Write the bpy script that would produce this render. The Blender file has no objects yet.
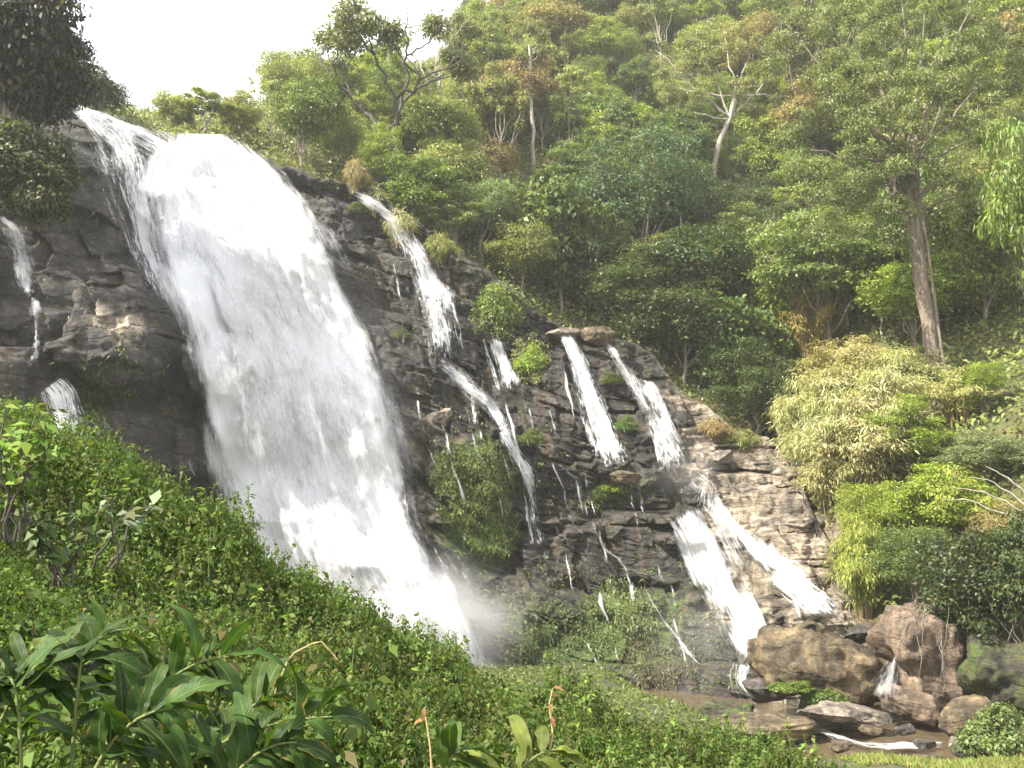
import bpy, math, random
import numpy as np
from mathutils import Vector, Matrix

R = math.radians
random.seed(7)
rng = np.random.default_rng(11)
scene = bpy.context.scene
COL = scene.collection

# ------------------------------------------------------------------ camera
PITCH = 8.0
FPX = 996.0
cam_d = bpy.data.cameras.new('camera')
cam = bpy.data.objects.new('camera', cam_d)
COL.objects.link(cam)
cam.location = (0, 0, 0)
cam.rotation_euler = (R(90 + PITCH), 0, 0)
cam_d.sensor_width = 36.0
cam_d.lens = 36.0 * FPX / 1024.0
cam_d.clip_start = 0.1
cam_d.clip_end = 2000
scene.camera = cam

# ------------------------------------------------------------------ light
SUN_DIR = Vector((-0.62, -0.34, 0.74)).normalized()      # towards the sun
elev = math.asin(SUN_DIR.z)
azim = math.atan2(SUN_DIR.x, SUN_DIR.y)                  # clockwise from +Y
world = bpy.data.worlds.new('World')
scene.world = world
world.use_nodes = True
nt = world.node_tree
nt.nodes.clear()
out = nt.nodes.new('ShaderNodeOutputWorld')
bg = nt.nodes.new('ShaderNodeBackground')
sky = nt.nodes.new('ShaderNodeTexSky')
sky.sky_type = 'NISHITA'
sky.sun_disc = False
sky.sun_elevation = elev
sky.sun_rotation = azim
sky.altitude = 600
sky.air_density = 1.0
sky.dust_density = 6.0
sky.ozone_density = 1.0
# a thin bright veil of cloud over the blue
tc = nt.nodes.new('ShaderNodeTexCoord')
cn = nt.nodes.new('ShaderNodeTexNoise')
cn.inputs['Scale'].default_value = 1.6
cn.inputs['Detail'].default_value = 5
nt.links.new(tc.outputs['Generated'], cn.inputs['Vector'])
cr = nt.nodes.new('ShaderNodeMapRange')
cr.inputs['From Min'].default_value = 0.25
cr.inputs['From Max'].default_value = 0.6
cr.inputs['To Min'].default_value = 0.35
cr.inputs['To Max'].default_value = 0.95
nt.links.new(cn.outputs['Fac'], cr.inputs['Value'])
mx = nt.nodes.new('ShaderNodeMix')
mx.data_type = 'RGBA'
nt.links.new(cr.outputs['Result'], mx.inputs['Factor'])
nt.links.new(sky.outputs['Color'], mx.inputs[6])
mx.inputs[7].default_value = (7.2, 7.3, 7.6, 1)
nt.links.new(mx.outputs[2], bg.inputs['Color'])
bg.inputs['Strength'].default_value = 0.108
nt.links.new(bg.outputs['Background'], out.inputs['Surface'])

sun_d = bpy.data.lights.new('sun', 'SUN')
sun_d.energy = 4.8
sun_d.angle = R(0.6)
sun_d.color = (1.0, 0.94, 0.83)
sun = bpy.data.objects.new('sun', sun_d)
COL.objects.link(sun)
sun.rotation_euler = (-SUN_DIR).to_track_quat('-Z', 'Y').to_euler()

scene.view_settings.view_transform = 'Standard'
scene.view_settings.look = 'None'
scene.view_settings.exposure = 1.68
scene.view_settings.gamma = 1.0
scene.view_settings.use_curve_mapping = False
scene.cycles.transparent_max_bounces = 24
scene.cycles.max_bounces = 6
scene.cycles.diffuse_bounces = 3
scene.cycles.glossy_bounces = 2
scene.cycles.transmission_bounces = 3
scene.cycles.volume_bounces = 4
scene.cycles.use_denoising = True
scene.cycles.sample_clamp_indirect = 4.0

# ------------------------------------------------------------------ helpers
CP, SP = math.cos(R(PITCH)), math.sin(R(PITCH))


def rays(px, py):
    """direction of the line of sight, scaled so that y = 1"""
    px = np.asarray(px, float); py = np.asarray(py, float)
    cx = (px - 512) / FPX
    cy = (384 - py) / FPX
    dy = CP - cy * SP
    dz = SP + cy * CP
    return cx / dy, dz / dy


def at(px, py, Y):
    dx, dz = rays(px, py)
    return np.array([dx * Y, Y, dz * Y], float)


def to_px(p):
    x, y, z = p
    fwd = y * CP + z * SP
    up = -y * SP + z * CP
    return 512 + FPX * x / fwd, 384 - FPX * up / fwd


def _hash(ix, iy, iz, seed):
    h = (ix.astype(np.int64) * 374761393 + iy.astype(np.int64) * 668265263 + iz.astype(np.int64) * 2147483647 + seed * 974634133) & 0xFFFFFFFF
    h = ((h ^ (h >> 13)) * 1274126177) & 0xFFFFFFFF
    h = ((h ^ (h >> 16)) * 2246822519) & 0xFFFFFFFF
    return ((h ^ (h >> 15)) & 0xFFFFFF) / float(0xFFFFFF)


def vnoise(x, y, z=0.0, seed=0):
    x, y, z = np.broadcast_arrays(np.asarray(x, float), np.asarray(y, float), np.asarray(z, float))
    ix, iy, iz = np.floor(x), np.floor(y), np.floor(z)
    fx, fy, fz = x - ix, y - iy, z - iz
    fx = fx * fx * fx * (fx * (fx * 6 - 15) + 10)
    fy = fy * fy * fy * (fy * (fy * 6 - 15) + 10)
    fz = fz * fz * fz * (fz * (fz * 6 - 15) + 10)
    r = 0
    for a in (0, 1):
        for b in (0, 1):
            for c in (0, 1):
                w = (fx if a else 1 - fx) * (fy if b else 1 - fy) * (fz if c else 1 - fz)
                r = r + w * _hash(ix + a, iy + b, iz + c, seed)
    return r * 2 - 1


def fbm(x, y, z=0.0, seed=0, octs=4, gain=0.5, lac=2.03):
    a, f, r = 1.0, 1.0, 0
    for o in range(octs):
        r = r + a * vnoise(x * f, y * f, np.asarray(z) * f, seed + o * 17)
        a *= gain; f *= lac
    return r


def sstep(a, b, x):
    t = np.clip((np.asarray(x, float) - a) / (b - a), 0, 1)
    return t * t * (3 - 2 * t)


class TPS:
    """smooth surface through scattered heights"""
    def __init__(self, P, v, lam=0.02):
        self.P = np.asarray(P, float)
        n = len(self.P)
        K = self._k(self.P)
        A = np.zeros((n + 3, n + 3))
        A[:n, :n] = K + lam * n * np.eye(n)
        A[:n, n] = 1; A[:n, n + 1:] = self.P
        A[n, :n] = 1; A[n + 1:, :n] = self.P.T
        b = np.zeros(n + 3); b[:n] = v
        self.w = np.linalg.solve(A, b)

    def _k(self, Q):
        d2 = ((Q[:, None, :] - self.P[None]) ** 2).sum(-1)
        return 0.5 * d2 * np.log(d2 + 1e-9)

    def __call__(self, a, b):
        a, b = np.broadcast_arrays(np.asarray(a, float), np.asarray(b, float))
        Q = np.stack([a.ravel(), b.ravel()], 1)
        o = np.empty(len(Q))
        n = len(self.P)
        for i in range(0, len(Q), 40000):
            q = Q[i:i + 40000]
            o[i:i + 40000] = self._k(q) @ self.w[:n] + self.w[n] + q @ self.w[n + 1:]
        return o.reshape(a.shape)


def mesh_np(name, V, faces, mat=None, smooth=True, attrs=None, uv=None):
    """V (n,3), faces (m,k) -> mesh; attrs {name: (n,)} point floats; uv (n,2) by vertex"""
    V = np.asarray(V, np.float32)
    F = np.asarray(faces, np.int32)
    me = bpy.data.meshes.new(name)
    me.vertices.add(len(V))
    me.vertices.foreach_set('co', V.ravel())
    k = F.shape[1]
    me.loops.add(F.size)
    me.loops.foreach_set('vertex_index', F.ravel())
    me.polygons.add(len(F))
    me.polygons.foreach_set('loop_start', np.arange(0, F.size, k, dtype=np.int32))
    me.polygons.foreach_set('loop_total', np.full(len(F), k, np.int32))
    if smooth:
        me.polygons.foreach_set('use_smooth', np.ones(len(F), bool))
    for an, av in (attrs or {}).items():
        at_ = me.attributes.new(an, 'FLOAT', 'POINT')
        at_.data.foreach_set('value', np.asarray(av, np.float32).ravel())
    if uv is not None:
        l = me.uv_layers.new(name='UVMap')
        l.data.foreach_set('uv', np.asarray(uv, np.float32)[F.ravel()].ravel())
    me.update(calc_edges=True)
    me.validate()
    if mat:
        me.materials.append(mat)
    return me


def link(name, me, parent=None, loc=(0, 0, 0)):
    o = bpy.data.objects.new(name, me)
    COL.objects.link(o)
    o.location = loc
    if parent:
        o.parent = parent
    return o


def tag(o, label=None, cat=None, group=None, kind=None):
    if label: o['label'] = label
    if cat: o['category'] = cat
    if group: o['group'] = group
    if kind: o['kind'] = kind
    return o


def empty(name, loc):
    o = bpy.data.objects.new(name, None)
    COL.objects.link(o)
    o.location = loc
    o.empty_display_size = 0.3
    return o


def grid_faces(nu, nv):
    i = np.arange(nu - 1)[:, None]
    j = np.arange(nv - 1)[None]
    a = (i * nv + j).ravel()
    return np.stack([a, a + nv, a + nv + 1, a + 1], 1)


# ------------------------------------------------------------------ materials
def new_mat(name):
    m = bpy.data.materials.new(name)
    m.use_nodes = True
    m.node_tree.nodes.clear()
    return m, m.node_tree.nodes, m.node_tree.links


def N(nodes, t, **kw):
    n = nodes.new(t)
    for k, v in kw.items():
        if k in n.inputs:
            n.inputs[k].default_value = v
        else:
            setattr(n, k, v)
    return n


def ramp(nodes, stops):
    r = nodes.new('ShaderNodeValToRGB')
    e = r.color_ramp.elements
    while len(e) < len(stops):
        e.new(0.5)
    for i, (p, c) in enumerate(stops):
        e[i].position = p
        e[i].color = (*c, 1) if len(c) == 3 else c
    return r


def mixc(nodes, links, fac, a, b, blend='MIX'):
    m = nodes.new('ShaderNodeMix'); m.data_type = 'RGBA'; m.blend_type = blend
    for src, idx in ((fac, 0), (a, 6), (b, 7)):
        if isinstance(src, (int, float)):
            m.inputs[idx].default_value = src
        elif isinstance(src, tuple):
            m.inputs[idx].default_value = (*src, 1)
        else:
            links.new(src, m.inputs[idx])
    return m.outputs[2]


def mth(nodes, links, op, a, b=None, c=None, clamp=False):
    m = nodes.new('ShaderNodeMath'); m.operation = op; m.use_clamp = clamp
    for i, s in enumerate((a, b, c)):
        if s is None: continue
        if isinstance(s, (int, float)): m.inputs[i].default_value = s
        else: links.new(s, m.inputs[i])
    return m.outputs[0]


def leaf_material(name, transl=0.35, rough=0.45, spec=0.35, use_obj=True, col=(1, 1, 1), spread=0.5, old=(0.16, 0.12, 0.03), old_amt=0.12):
    m, n, l = new_mat(name)
    o = N(n, 'ShaderNodeOutputMaterial')
    att = N(n, 'ShaderNodeAttribute', attribute_name='rnd')
    if use_obj:
        oi = N(n, 'ShaderNodeObjectInfo')
        base = oi.outputs['Color']
    else:
        rgb = N(n, 'ShaderNodeRGB'); rgb.outputs[0].default_value = (*col, 1)
        base = rgb.outputs[0]
    # value and hue vary from leaf to leaf
    hsv = N(n, 'ShaderNodeHueSaturation')
    l.new(base, hsv.inputs['Color'])
    v = N(n, 'ShaderNodeMapRange'); l.new(att.outputs['Fac'], v.inputs['Value'])
    v.inputs['To Min'].default_value = 1 - spread; v.inputs['To Max'].default_value = 1 + spread
    l.new(v.outputs[0], hsv.inputs['Value'])
    h = mth(n, l, 'FRACT', mth(n, l, 'MULTIPLY', att.outputs['Fac'], 7.31))
    h2 = N(n, 'ShaderNodeMapRange'); l.new(h, h2.inputs['Value'])
    h2.inputs['To Min'].default_value = 0.475; h2.inputs['To Max'].default_value = 0.515
    l.new(h2.outputs[0], hsv.inputs['Hue'])
    k = mth(n, l, 'FRACT', mth(n, l, 'MULTIPLY', att.outputs['Fac'], 23.7))
    isold = mth(n, l, 'LESS_THAN', k, old_amt)
    c = mixc(n, l, mth(n, l, 'MULTIPLY', isold, 0.6), hsv.outputs['Color'], old)
    p = N(n, 'ShaderNodeBsdfPrincipled')
    p.inputs['Roughness'].default_value = rough
    p.inputs['Specular IOR Level'].default_value = spec
    l.new(c, p.inputs['Base Color'])
    t = N(n, 'ShaderNodeBsdfTranslucent')
    tcol = mixc(n, l, 1.0, c, (1.25, 1.3, 0.6), 'MULTIPLY')
    l.new(tcol, t.inputs['Color'])
    ms = N(n, 'ShaderNodeMixShader'); ms.inputs[0].default_value = transl
    l.new(p.outputs[0], ms.inputs[1]); l.new(t.outputs[0], ms.inputs[2])
    l.new(ms.outputs[0], o.inputs['Surface'])
    return m


M_LEAF = leaf_material('tree_leaves')
M_BANK = leaf_material('bank_leaves', use_obj=True, spread=0.6, transl=0.35, rough=0.55, spec=0.2, old=(0.17, 0.13, 0.05), old_amt=0.07)
M_GLOSSY = leaf_material('broad_leaves', transl=0.25, rough=0.5, spec=0.14, spread=0.4, old=(0.10, 0.09, 0.02), old_amt=0.08)
m, n, l = new_mat('veined_broad_leaf')
o = N(n, 'ShaderNodeOutputMaterial'); uvn = N(n, 'ShaderNodeUVMap'); sep = N(n, 'ShaderNodeSeparateXYZ'); l.new(uvn.outputs[0], sep.inputs[0])
oi = N(n, 'ShaderNodeObjectInfo'); att = N(n, 'ShaderNodeAttribute', attribute_name='rnd')
hs = N(n, 'ShaderNodeHueSaturation'); l.new(oi.outputs['Color'], hs.inputs['Color'])
vr = N(n, 'ShaderNodeMapRange'); l.new(att.outputs['Fac'], vr.inputs['Value']); vr.inputs['To Min'].default_value = 0.55; vr.inputs['To Max'].default_value = 1.5; l.new(vr.outputs[0], hs.inputs['Value'])
cx_ = mth(n, l, 'ABSOLUTE', mth(n, l, 'SUBTRACT', sep.outputs['X'], 0.5))
mid_ = mth(n, l, 'LESS_THAN', cx_, 0.035)
c = mixc(n, l, mth(n, l, 'MULTIPLY', mid_, 0.28), hs.outputs['Color'], (0.20, 0.24, 0.08))
vein = mth(n, l, 'SINE', mth(n, l, 'MULTIPLY', mth(n, l, 'SUBTRACT', sep.outputs['Y'], mth(n, l, 'MULTIPLY', cx_, 0.35)), 95.0))
tcn = N(n, 'ShaderNodeTexCoord'); bl_ = N(n, 'ShaderNodeTexNoise'); bl_.inputs['Scale'].default_value = 14; bl_.inputs['Detail'].default_value = 5; l.new(tcn.outputs['Object'], bl_.inputs['Vector'])
ed_ = N(n, 'ShaderNodeMapRange'); l.new(mth(n, l, 'ADD', mth(n, l, 'MULTIPLY', cx_, 1.3), mth(n, l, 'MULTIPLY', bl_.outputs['Fac'], 0.9)), ed_.inputs['Value']); ed_.inputs['From Min'].default_value = 1.06; ed_.inputs['From Max'].default_value = 1.16
c = mixc(n, l, ed_.outputs[0], c, (0.10, 0.075, 0.02))
mo_ = N(n, 'ShaderNodeMapRange'); l.new(bl_.outputs['Fac'], mo_.inputs['Value']); mo_.inputs['From Min'].default_value = 0.3; mo_.inputs['From Max'].default_value = 0.7; mo_.inputs['To Min'].default_value = 0.7; mo_.inputs['To Max'].default_value = 1.25
c = mixc(n, l, 1.0, c, mo_.outputs[0], 'MULTIPLY')
p = N(n, 'ShaderNodeBsdfPrincipled'); p.inputs['Roughness'].default_value = 0.5; p.inputs['Specular IOR Level'].default_value = 0.14; l.new(c, p.inputs['Base Color'])
bp = N(n, 'ShaderNodeBump'); bp.inputs['Strength'].default_value = 0.14; bp.inputs['Distance'].default_value = 0.004; l.new(vein, bp.inputs['Height']); l.new(bp.outputs[0], p.inputs['Normal'])
t = N(n, 'ShaderNodeBsdfTranslucent'); l.new(mixc(n, l, 1.0, c, (1.5, 1.6, 0.5), 'MULTIPLY'), t.inputs['Color'])
ms = N(n, 'ShaderNodeMixShader'); ms.inputs[0].default_value = 0.3; l.new(p.outputs[0], ms.inputs[1]); l.new(t.outputs[0], ms.inputs[2]); l.new(ms.outputs[0], o.inputs['Surface'])
M_BROAD = m
M_STRAW = leaf_material('straw_leaves', transl=0.35, rough=0.7, spec=0.1, spread=0.45, old=(0.30, 0.22, 0.11), old_amt=0.25)


def bark_material(name, c1, c2, scale=1.0):
    m, n, l = new_mat(name)
    o = N(n, 'ShaderNodeOutputMaterial'); p = N(n, 'ShaderNodeBsdfPrincipled')
    tcn = N(n, 'ShaderNodeTexCoord')
    mp = N(n, 'ShaderNodeMapping'); mp.inputs['Scale'].default_value = (4 * scale, 4 * scale, 0.5 * scale)
    l.new(tcn.outputs['Object'], mp.inputs['Vector'])
    nz = N(n, 'ShaderNodeTexNoise'); nz.inputs['Scale'].default_value = 1.5; nz.inputs['Detail'].default_value = 6
    l.new(mp.outputs[0], nz.inputs['Vector'])
    r = ramp(n, [(0.3, c1), (0.7, c2)]); l.new(nz.outputs['Fac'], r.inputs[0])
    l.new(r.outputs[0], p.inputs['Base Color'])
    p.inputs['Roughness'].default_value = 0.85
    b = N(n, 'ShaderNodeBump'); b.inputs['Strength'].default_value = 0.5; b.inputs['Distance'].default_value = 0.08
    l.new(nz.outputs['Fac'], b.inputs['Height']); l.new(b.outputs[0], p.inputs['Normal'])
    l.new(p.outputs[0], o.inputs['Surface'])
    return m


M_BARK = bark_material('grey_bark', (0.10, 0.08, 0.06), (0.26, 0.22, 0.17))
M_BARK_DARK = bark_material('dark_bark', (0.03, 0.025, 0.02), (0.09, 0.075, 0.055))
M_BARK_PALE = bark_material('pale_bark', (0.20, 0.17, 0.13), (0.40, 0.36, 0.29))
M_BARK_BROWN = bark_material('brown_bark', (0.09, 0.07, 0.05), (0.24, 0.19, 0.14))
M_STEM = bark_material('green_stem', (0.09, 0.12, 0.03), (0.16, 0.18, 0.05), 4)
M_DRY = bark_material('dry_stem', (0.22, 0.15, 0.07), (0.36, 0.26, 0.13), 3)


def rock_material(name, dark, light, tan, moss_c=(0.045, 0.07, 0.012), by_attr=True, band=(0.12, 0.0, 1.0), rough=0.6, tan_amt=0.0, moss_amt=0.0, scale=1.0):
    m, n, l = new_mat(name)
    o = N(n, 'ShaderNodeOutputMaterial'); p = N(n, 'ShaderNodeBsdfPrincipled')
    geo = N(n, 'ShaderNodeNewGeometry') if by_attr else N(n, 'ShaderNodeTexCoord')
    pos = geo.outputs['Position'] if by_attr else geo.outputs['Object']
    big = N(n, 'ShaderNodeTexNoise'); big.inputs['Scale'].default_value = 0.35 * scale; big.inputs['Detail'].default_value = 6; big.inputs['Roughness'].default_value = 0.65
    l.new(pos, big.inputs['Vector'])
    # thin bedding laminae
    mp = N(n, 'ShaderNodeMapping'); mp.inputs['Rotation'].default_value = (0, R(-12), 0); mp.inputs['Scale'].default_value = (0.5, 0.5, 2.8)
    l.new(pos, mp.inputs['Vector'])
    lam = N(n, 'ShaderNodeTexNoise'); lam.inputs['Scale'].default_value = 0.9 * scale; lam.inputs['Detail'].default_value = 7; lam.inputs['Roughness'].default_value = 0.7; lam.inputs['Distortion'].default_value = 0.6
    l.new(mp.outputs[0], lam.inputs['Vector'])
    # vertical run-off streaks
    mp2 = N(n, 'ShaderNodeMapping'); mp2.inputs['Scale'].default_value = (2.2, 2.2, 0.14)
    l.new(pos, mp2.inputs['Vector'])
    stz = N(n, 'ShaderNodeTexNoise'); stz.inputs['Scale'].default_value = 0.8 * scale; stz.inputs['Detail'].default_value = 4
    l.new(mp2.outputs[0], stz.inputs['Vector'])
    fine = N(n, 'ShaderNodeTexNoise'); fine.inputs['Scale'].default_value = 2.8 * scale; fine.inputs['Detail'].default_value = 8; fine.inputs['Roughness'].default_value = 0.7
    l.new(pos, fine.inputs['Vector'])
    s = mth(n, l, 'ADD', mth(n, l, 'MULTIPLY', big.outputs['Fac'], 0.68), mth(n, l, 'MULTIPLY', lam.outputs['Fac'], 0.32))
    s = mth(n, l, 'ADD', s, mth(n, l, 'MULTIPLY', mth(n, l, 'SUBTRACT', fine.outputs['Fac'], 0.5), 0.5))
    r = ramp(n, [(0.36, dark), (0.66, light)]); l.new(s, r.inputs[0])
    rt = ramp(n, [(0.32, tuple(c * 0.35 for c in tan)), (0.5, tuple(c * 0.8 for c in tan)), (0.68, tuple(min(c * 1.3, 0.6) for c in tan))]); l.new(s, rt.inputs[0])
    if by_attr:
        ad = N(n, 'ShaderNodeAttribute', attribute_name='dry').outputs['Fac']
        am = N(n, 'ShaderNodeAttribute', attribute_name='moss').outputs['Fac']
    else:
        ad = N(n, 'ShaderNodeValue'); ad.outputs[0].default_value = tan_amt; ad = ad.outputs[0]
        am = N(n, 'ShaderNodeValue'); am.outputs[0].default_value = moss_amt; am = am.outputs[0]
    dm = mth(n, l, 'ADD', ad, mth(n, l, 'MULTIPLY', mth(n, l, 'SUBTRACT', big.outputs['Fac'], 0.5), 1.6))
    dm2 = N(n, 'ShaderNodeMapRange'); dm2.interpolation_type = 'SMOOTHSTEP'; l.new(dm, dm2.inputs['Value']); dm2.inputs['From Min'].default_value = 0.35; dm2.inputs['From Max'].default_value = 0.75
    c = mixc(n, l, dm2.outputs[0], r.outputs[0], rt.outputs[0])
    # streaks darken the wet face
    sk = N(n, 'ShaderNodeMapRange'); l.new(stz.outputs['Fac'], sk.inputs['Value']); sk.inputs['From Min'].default_value = 0.4; sk.inputs['From Max'].default_value = 0.62; sk.inputs['To Min'].default_value = 0.5; sk.inputs['To Max'].default_value = 1.1
    c = mixc(n, l, 1.0, c, sk.outputs[0], 'MULTIPLY')
    # joints and cracks, longer along the beds
    mp3 = N(n, 'ShaderNodeMapping'); mp3.inputs['Rotation'].default_value = (0, R(-14), 0); mp3.inputs['Scale'].default_value = (0.26, 0.26, 1.05)
    wob = N(n, 'ShaderNodeVectorMath', operation='ADD'); l.new(pos, wob.inputs[0])
    wsc = N(n, 'ShaderNodeVectorMath', operation='SCALE'); wsc.inputs['Scale'].default_value = 1.6
    l.new(big.outputs['Color'], wsc.inputs[0]); l.new(wsc.outputs[0], wob.inputs[1]); l.new(wob.outputs[0], mp3.inputs['Vector'])
    vo = N(n, 'ShaderNodeTexVoronoi', feature='DISTANCE_TO_EDGE'); vo.inputs['Scale'].default_value = 0.62 * scale; l.new(mp3.outputs[0], vo.inputs['Vector'])
    vo2 = N(n, 'ShaderNodeTexVoronoi', feature='DISTANCE_TO_EDGE'); vo2.inputs['Scale'].default_value = 1.9 * scale; l.new(mp3.outputs[0], vo2.inputs['Vector'])
    ck1 = N(n, 'ShaderNodeMapRange'); l.new(vo.outputs['Distance'], ck1.inputs['Value']); ck1.inputs['From Max'].default_value = 0.03; ck1.inputs['To Min'].default_value = 0.35 if by_attr else 0.6
    ck2 = N(n, 'ShaderNodeMapRange'); l.new(vo2.outputs['Distance'], ck2.inputs['Value']); ck2.inputs['From Max'].default_value = 0.04; ck2.inputs['To Min'].default_value = 0.8 if by_attr else 0.9
    crack = mth(n, l, 'MULTIPLY', ck1.outputs[0], ck2.outputs[0])
    c = mixc(n, l, 1.0, c, crack, 'MULTIPLY')
    # black wet stain and pale lichen
    ws = N(n, 'ShaderNodeTexNoise'); ws.inputs['Scale'].default_value = 0.22 * scale; ws.inputs['Detail'].default_value = 5; l.new(mp2.outputs[0], ws.inputs['Vector'])
    wr_ = N(n, 'ShaderNodeMapRange'); l.new(ws.outputs['Fac'], wr_.inputs['Value']); wr_.inputs['From Min'].default_value = 0.5; wr_.inputs['From Max'].default_value = 0.66; wr_.inputs['To Max'].default_value = 0.75
    c = mixc(n, l, wr_.outputs[0], c, tuple(x * 0.9 for x in dark))
    # rusty stain
    rn = N(n, 'ShaderNodeTexNoise'); rn.inputs['Scale'].default_value = 0.5 * scale; rn.inputs['Detail'].default_value = 5; l.new(mp2.outputs[0], rn.inputs['Vector'])
    rr = N(n, 'ShaderNodeMapRange'); l.new(rn.outputs['Fac'], rr.inputs['Value']); rr.inputs['From Min'].default_value = 0.56; rr.inputs['From Max'].default_value = 0.72; rr.inputs['To Max'].default_value = 0.28
    c = mixc(n, l, rr.outputs[0], c, (0.16, 0.085, 0.035))
    # moss
    mm = mth(n, l, 'ADD', am, mth(n, l, 'MULTIPLY', mth(n, l, 'SUBTRACT', fine.outputs['Fac'], 0.5), 1.1))
    mm = mth(n, l, 'ADD', mm, mth(n, l, 'MULTIPLY', mth(n, l, 'SUBTRACT', big.outputs['Fac'], 0.5), 0.9))
    m2 = N(n, 'ShaderNodeMapRange'); m2.interpolation_type = 'SMOOTHSTEP'; l.new(mm, m2.inputs['Value']); m2.inputs['From Min'].default_value = 0.4; m2.inputs['From Max'].default_value = 0.7
    mc = mixc(n, l, fine.outputs['Fac'], tuple(x * 0.6 for x in moss_c), tuple(x * 1.7 for x in moss_c))
    c = mixc(n, l, m2.outputs[0], c, mc)
    l.new(c, p.inputs['Base Color'])
    rg = N(n, 'ShaderNodeMapRange'); l.new(stz.outputs['Fac'], rg.inputs['Value']); rg.inputs['To Min'].default_value = rough - 0.18; rg.inputs['To Max'].default_value = rough + 0.25
    l.new(rg.outputs[0], p.inputs['Roughness'])
    p.inputs['Specular IOR Level'].default_value = 0.35
    if by_attr:
        ab = N(n, 'ShaderNodeAttribute', attribute_name='bedded').outputs['Fac']
        lamh = mth(n, l, 'MULTIPLY', lam.outputs['Fac'], mth(n, l, 'ADD', mth(n, l, 'MULTIPLY', ab, 0.35), 0.15))
    else:
        lamh = mth(n, l, 'MULTIPLY', lam.outputs['Fac'], 0.4)
    hh = mth(n, l, 'ADD', lamh, mth(n, l, 'ADD', mth(n, l, 'MULTIPLY', fine.outputs['Fac'], 0.4), mth(n, l, 'MULTIPLY', crack, 0.25)))
    b = N(n, 'ShaderNodeBump'); b.inputs['Strength'].default_value = 0.9; b.inputs['Distance'].default_value = 0.5 / scale
    l.new(hh, b.inputs['Height']); l.new(b.outputs[0], p.inputs['Normal'])
    l.new(p.outputs[0], o.inputs['Surface'])
    return m


M_CLIFF = rock_material('wet_cliff_rock', (0.011, 0.0102, 0.0095), (0.094, 0.082, 0.067), (0.33, 0.27, 0.20))
M_BOULDER = rock_material('brown_boulder_rock', (0.05, 0.038, 0.022), (0.19, 0.15, 0.095), (0.24, 0.175, 0.095), by_attr=False, tan_amt=0.5, moss_amt=0.26, rough=0.75, scale=1.2)
M_ORANGE = rock_material('orange_boulder_rock', (0.09, 0.065, 0.045), (0.215, 0.165, 0.12), (0.25, 0.185, 0.13), by_attr=False, tan_amt=0.7, moss_amt=0.0, rough=0.8, scale=1.2)
M_MOSSROCK = rock_material('mossy_boulder_rock', (0.03, 0.028, 0.02), (0.12, 0.10, 0.07), (0.2, 0.16, 0.1), by_attr=False, tan_amt=0.1, moss_amt=0.5, rough=0.75, scale=1.2)
M_PALEROCK = rock_material('pale_boulder_rock', (0.08, 0.068, 0.055), (0.27, 0.235, 0.19), (0.34, 0.285, 0.22), by_attr=False, tan_amt=0.6, moss_amt=-0.1, rough=0.75, scale=1.5)
M_DARKROCK = rock_material('grey_boulder_rock', (0.03, 0.026, 0.022), (0.15, 0.13, 0.11), (0.2, 0.17, 0.13), by_attr=False, tan_amt=0.2, moss_amt=0.0, rough=0.55, scale=1.5)


def ground_material(name, c1, c2, c3, scale=0.6):
    m, n, l = new_mat(name)
    o = N(n, 'ShaderNodeOutputMaterial'); p = N(n, 'ShaderNodeBsdfPrincipled')
    geo = N(n, 'ShaderNodeNewGeometry')
    a = N(n, 'ShaderNodeTexNoise'); a.inputs['Scale'].default_value = scale; a.inputs['Detail'].default_value = 8; a.inputs['Roughness'].default_value = 0.7
    l.new(geo.outputs['Position'], a.inputs['Vector'])
    r = ramp(n, [(0.3, c1), (0.5, c2), (0.7, c3)]); l.new(a.outputs['Fac'], r.inputs[0])
    l.new(r.outputs[0], p.inputs['Base Color']); p.inputs['Roughness'].default_value = 0.95
    b = N(n, 'ShaderNodeBump'); b.inputs['Strength'].default_value = 0.8; b.inputs['Distance'].default_value = 0.3
    l.new(a.outputs['Fac'], b.inputs['Height']); l.new(b.outputs[0], p.inputs['Normal'])
    l.new(p.outputs[0], o.inputs['Surface'])
    return m


M_SOIL = ground_material('leafy_soil', (0.02, 0.028, 0.008), (0.045, 0.05, 0.018), (0.08, 0.065, 0.03))
M_HILL = ground_material('forest_floor', (0.03, 0.04, 0.012), (0.06, 0.065, 0.02), (0.12, 0.09, 0.04), 0.35)
M_BED = ground_material('river_bed', (0.06, 0.045, 0.03), (0.14, 0.105, 0.07), (0.26, 0.2, 0.14), 0.5)


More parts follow.
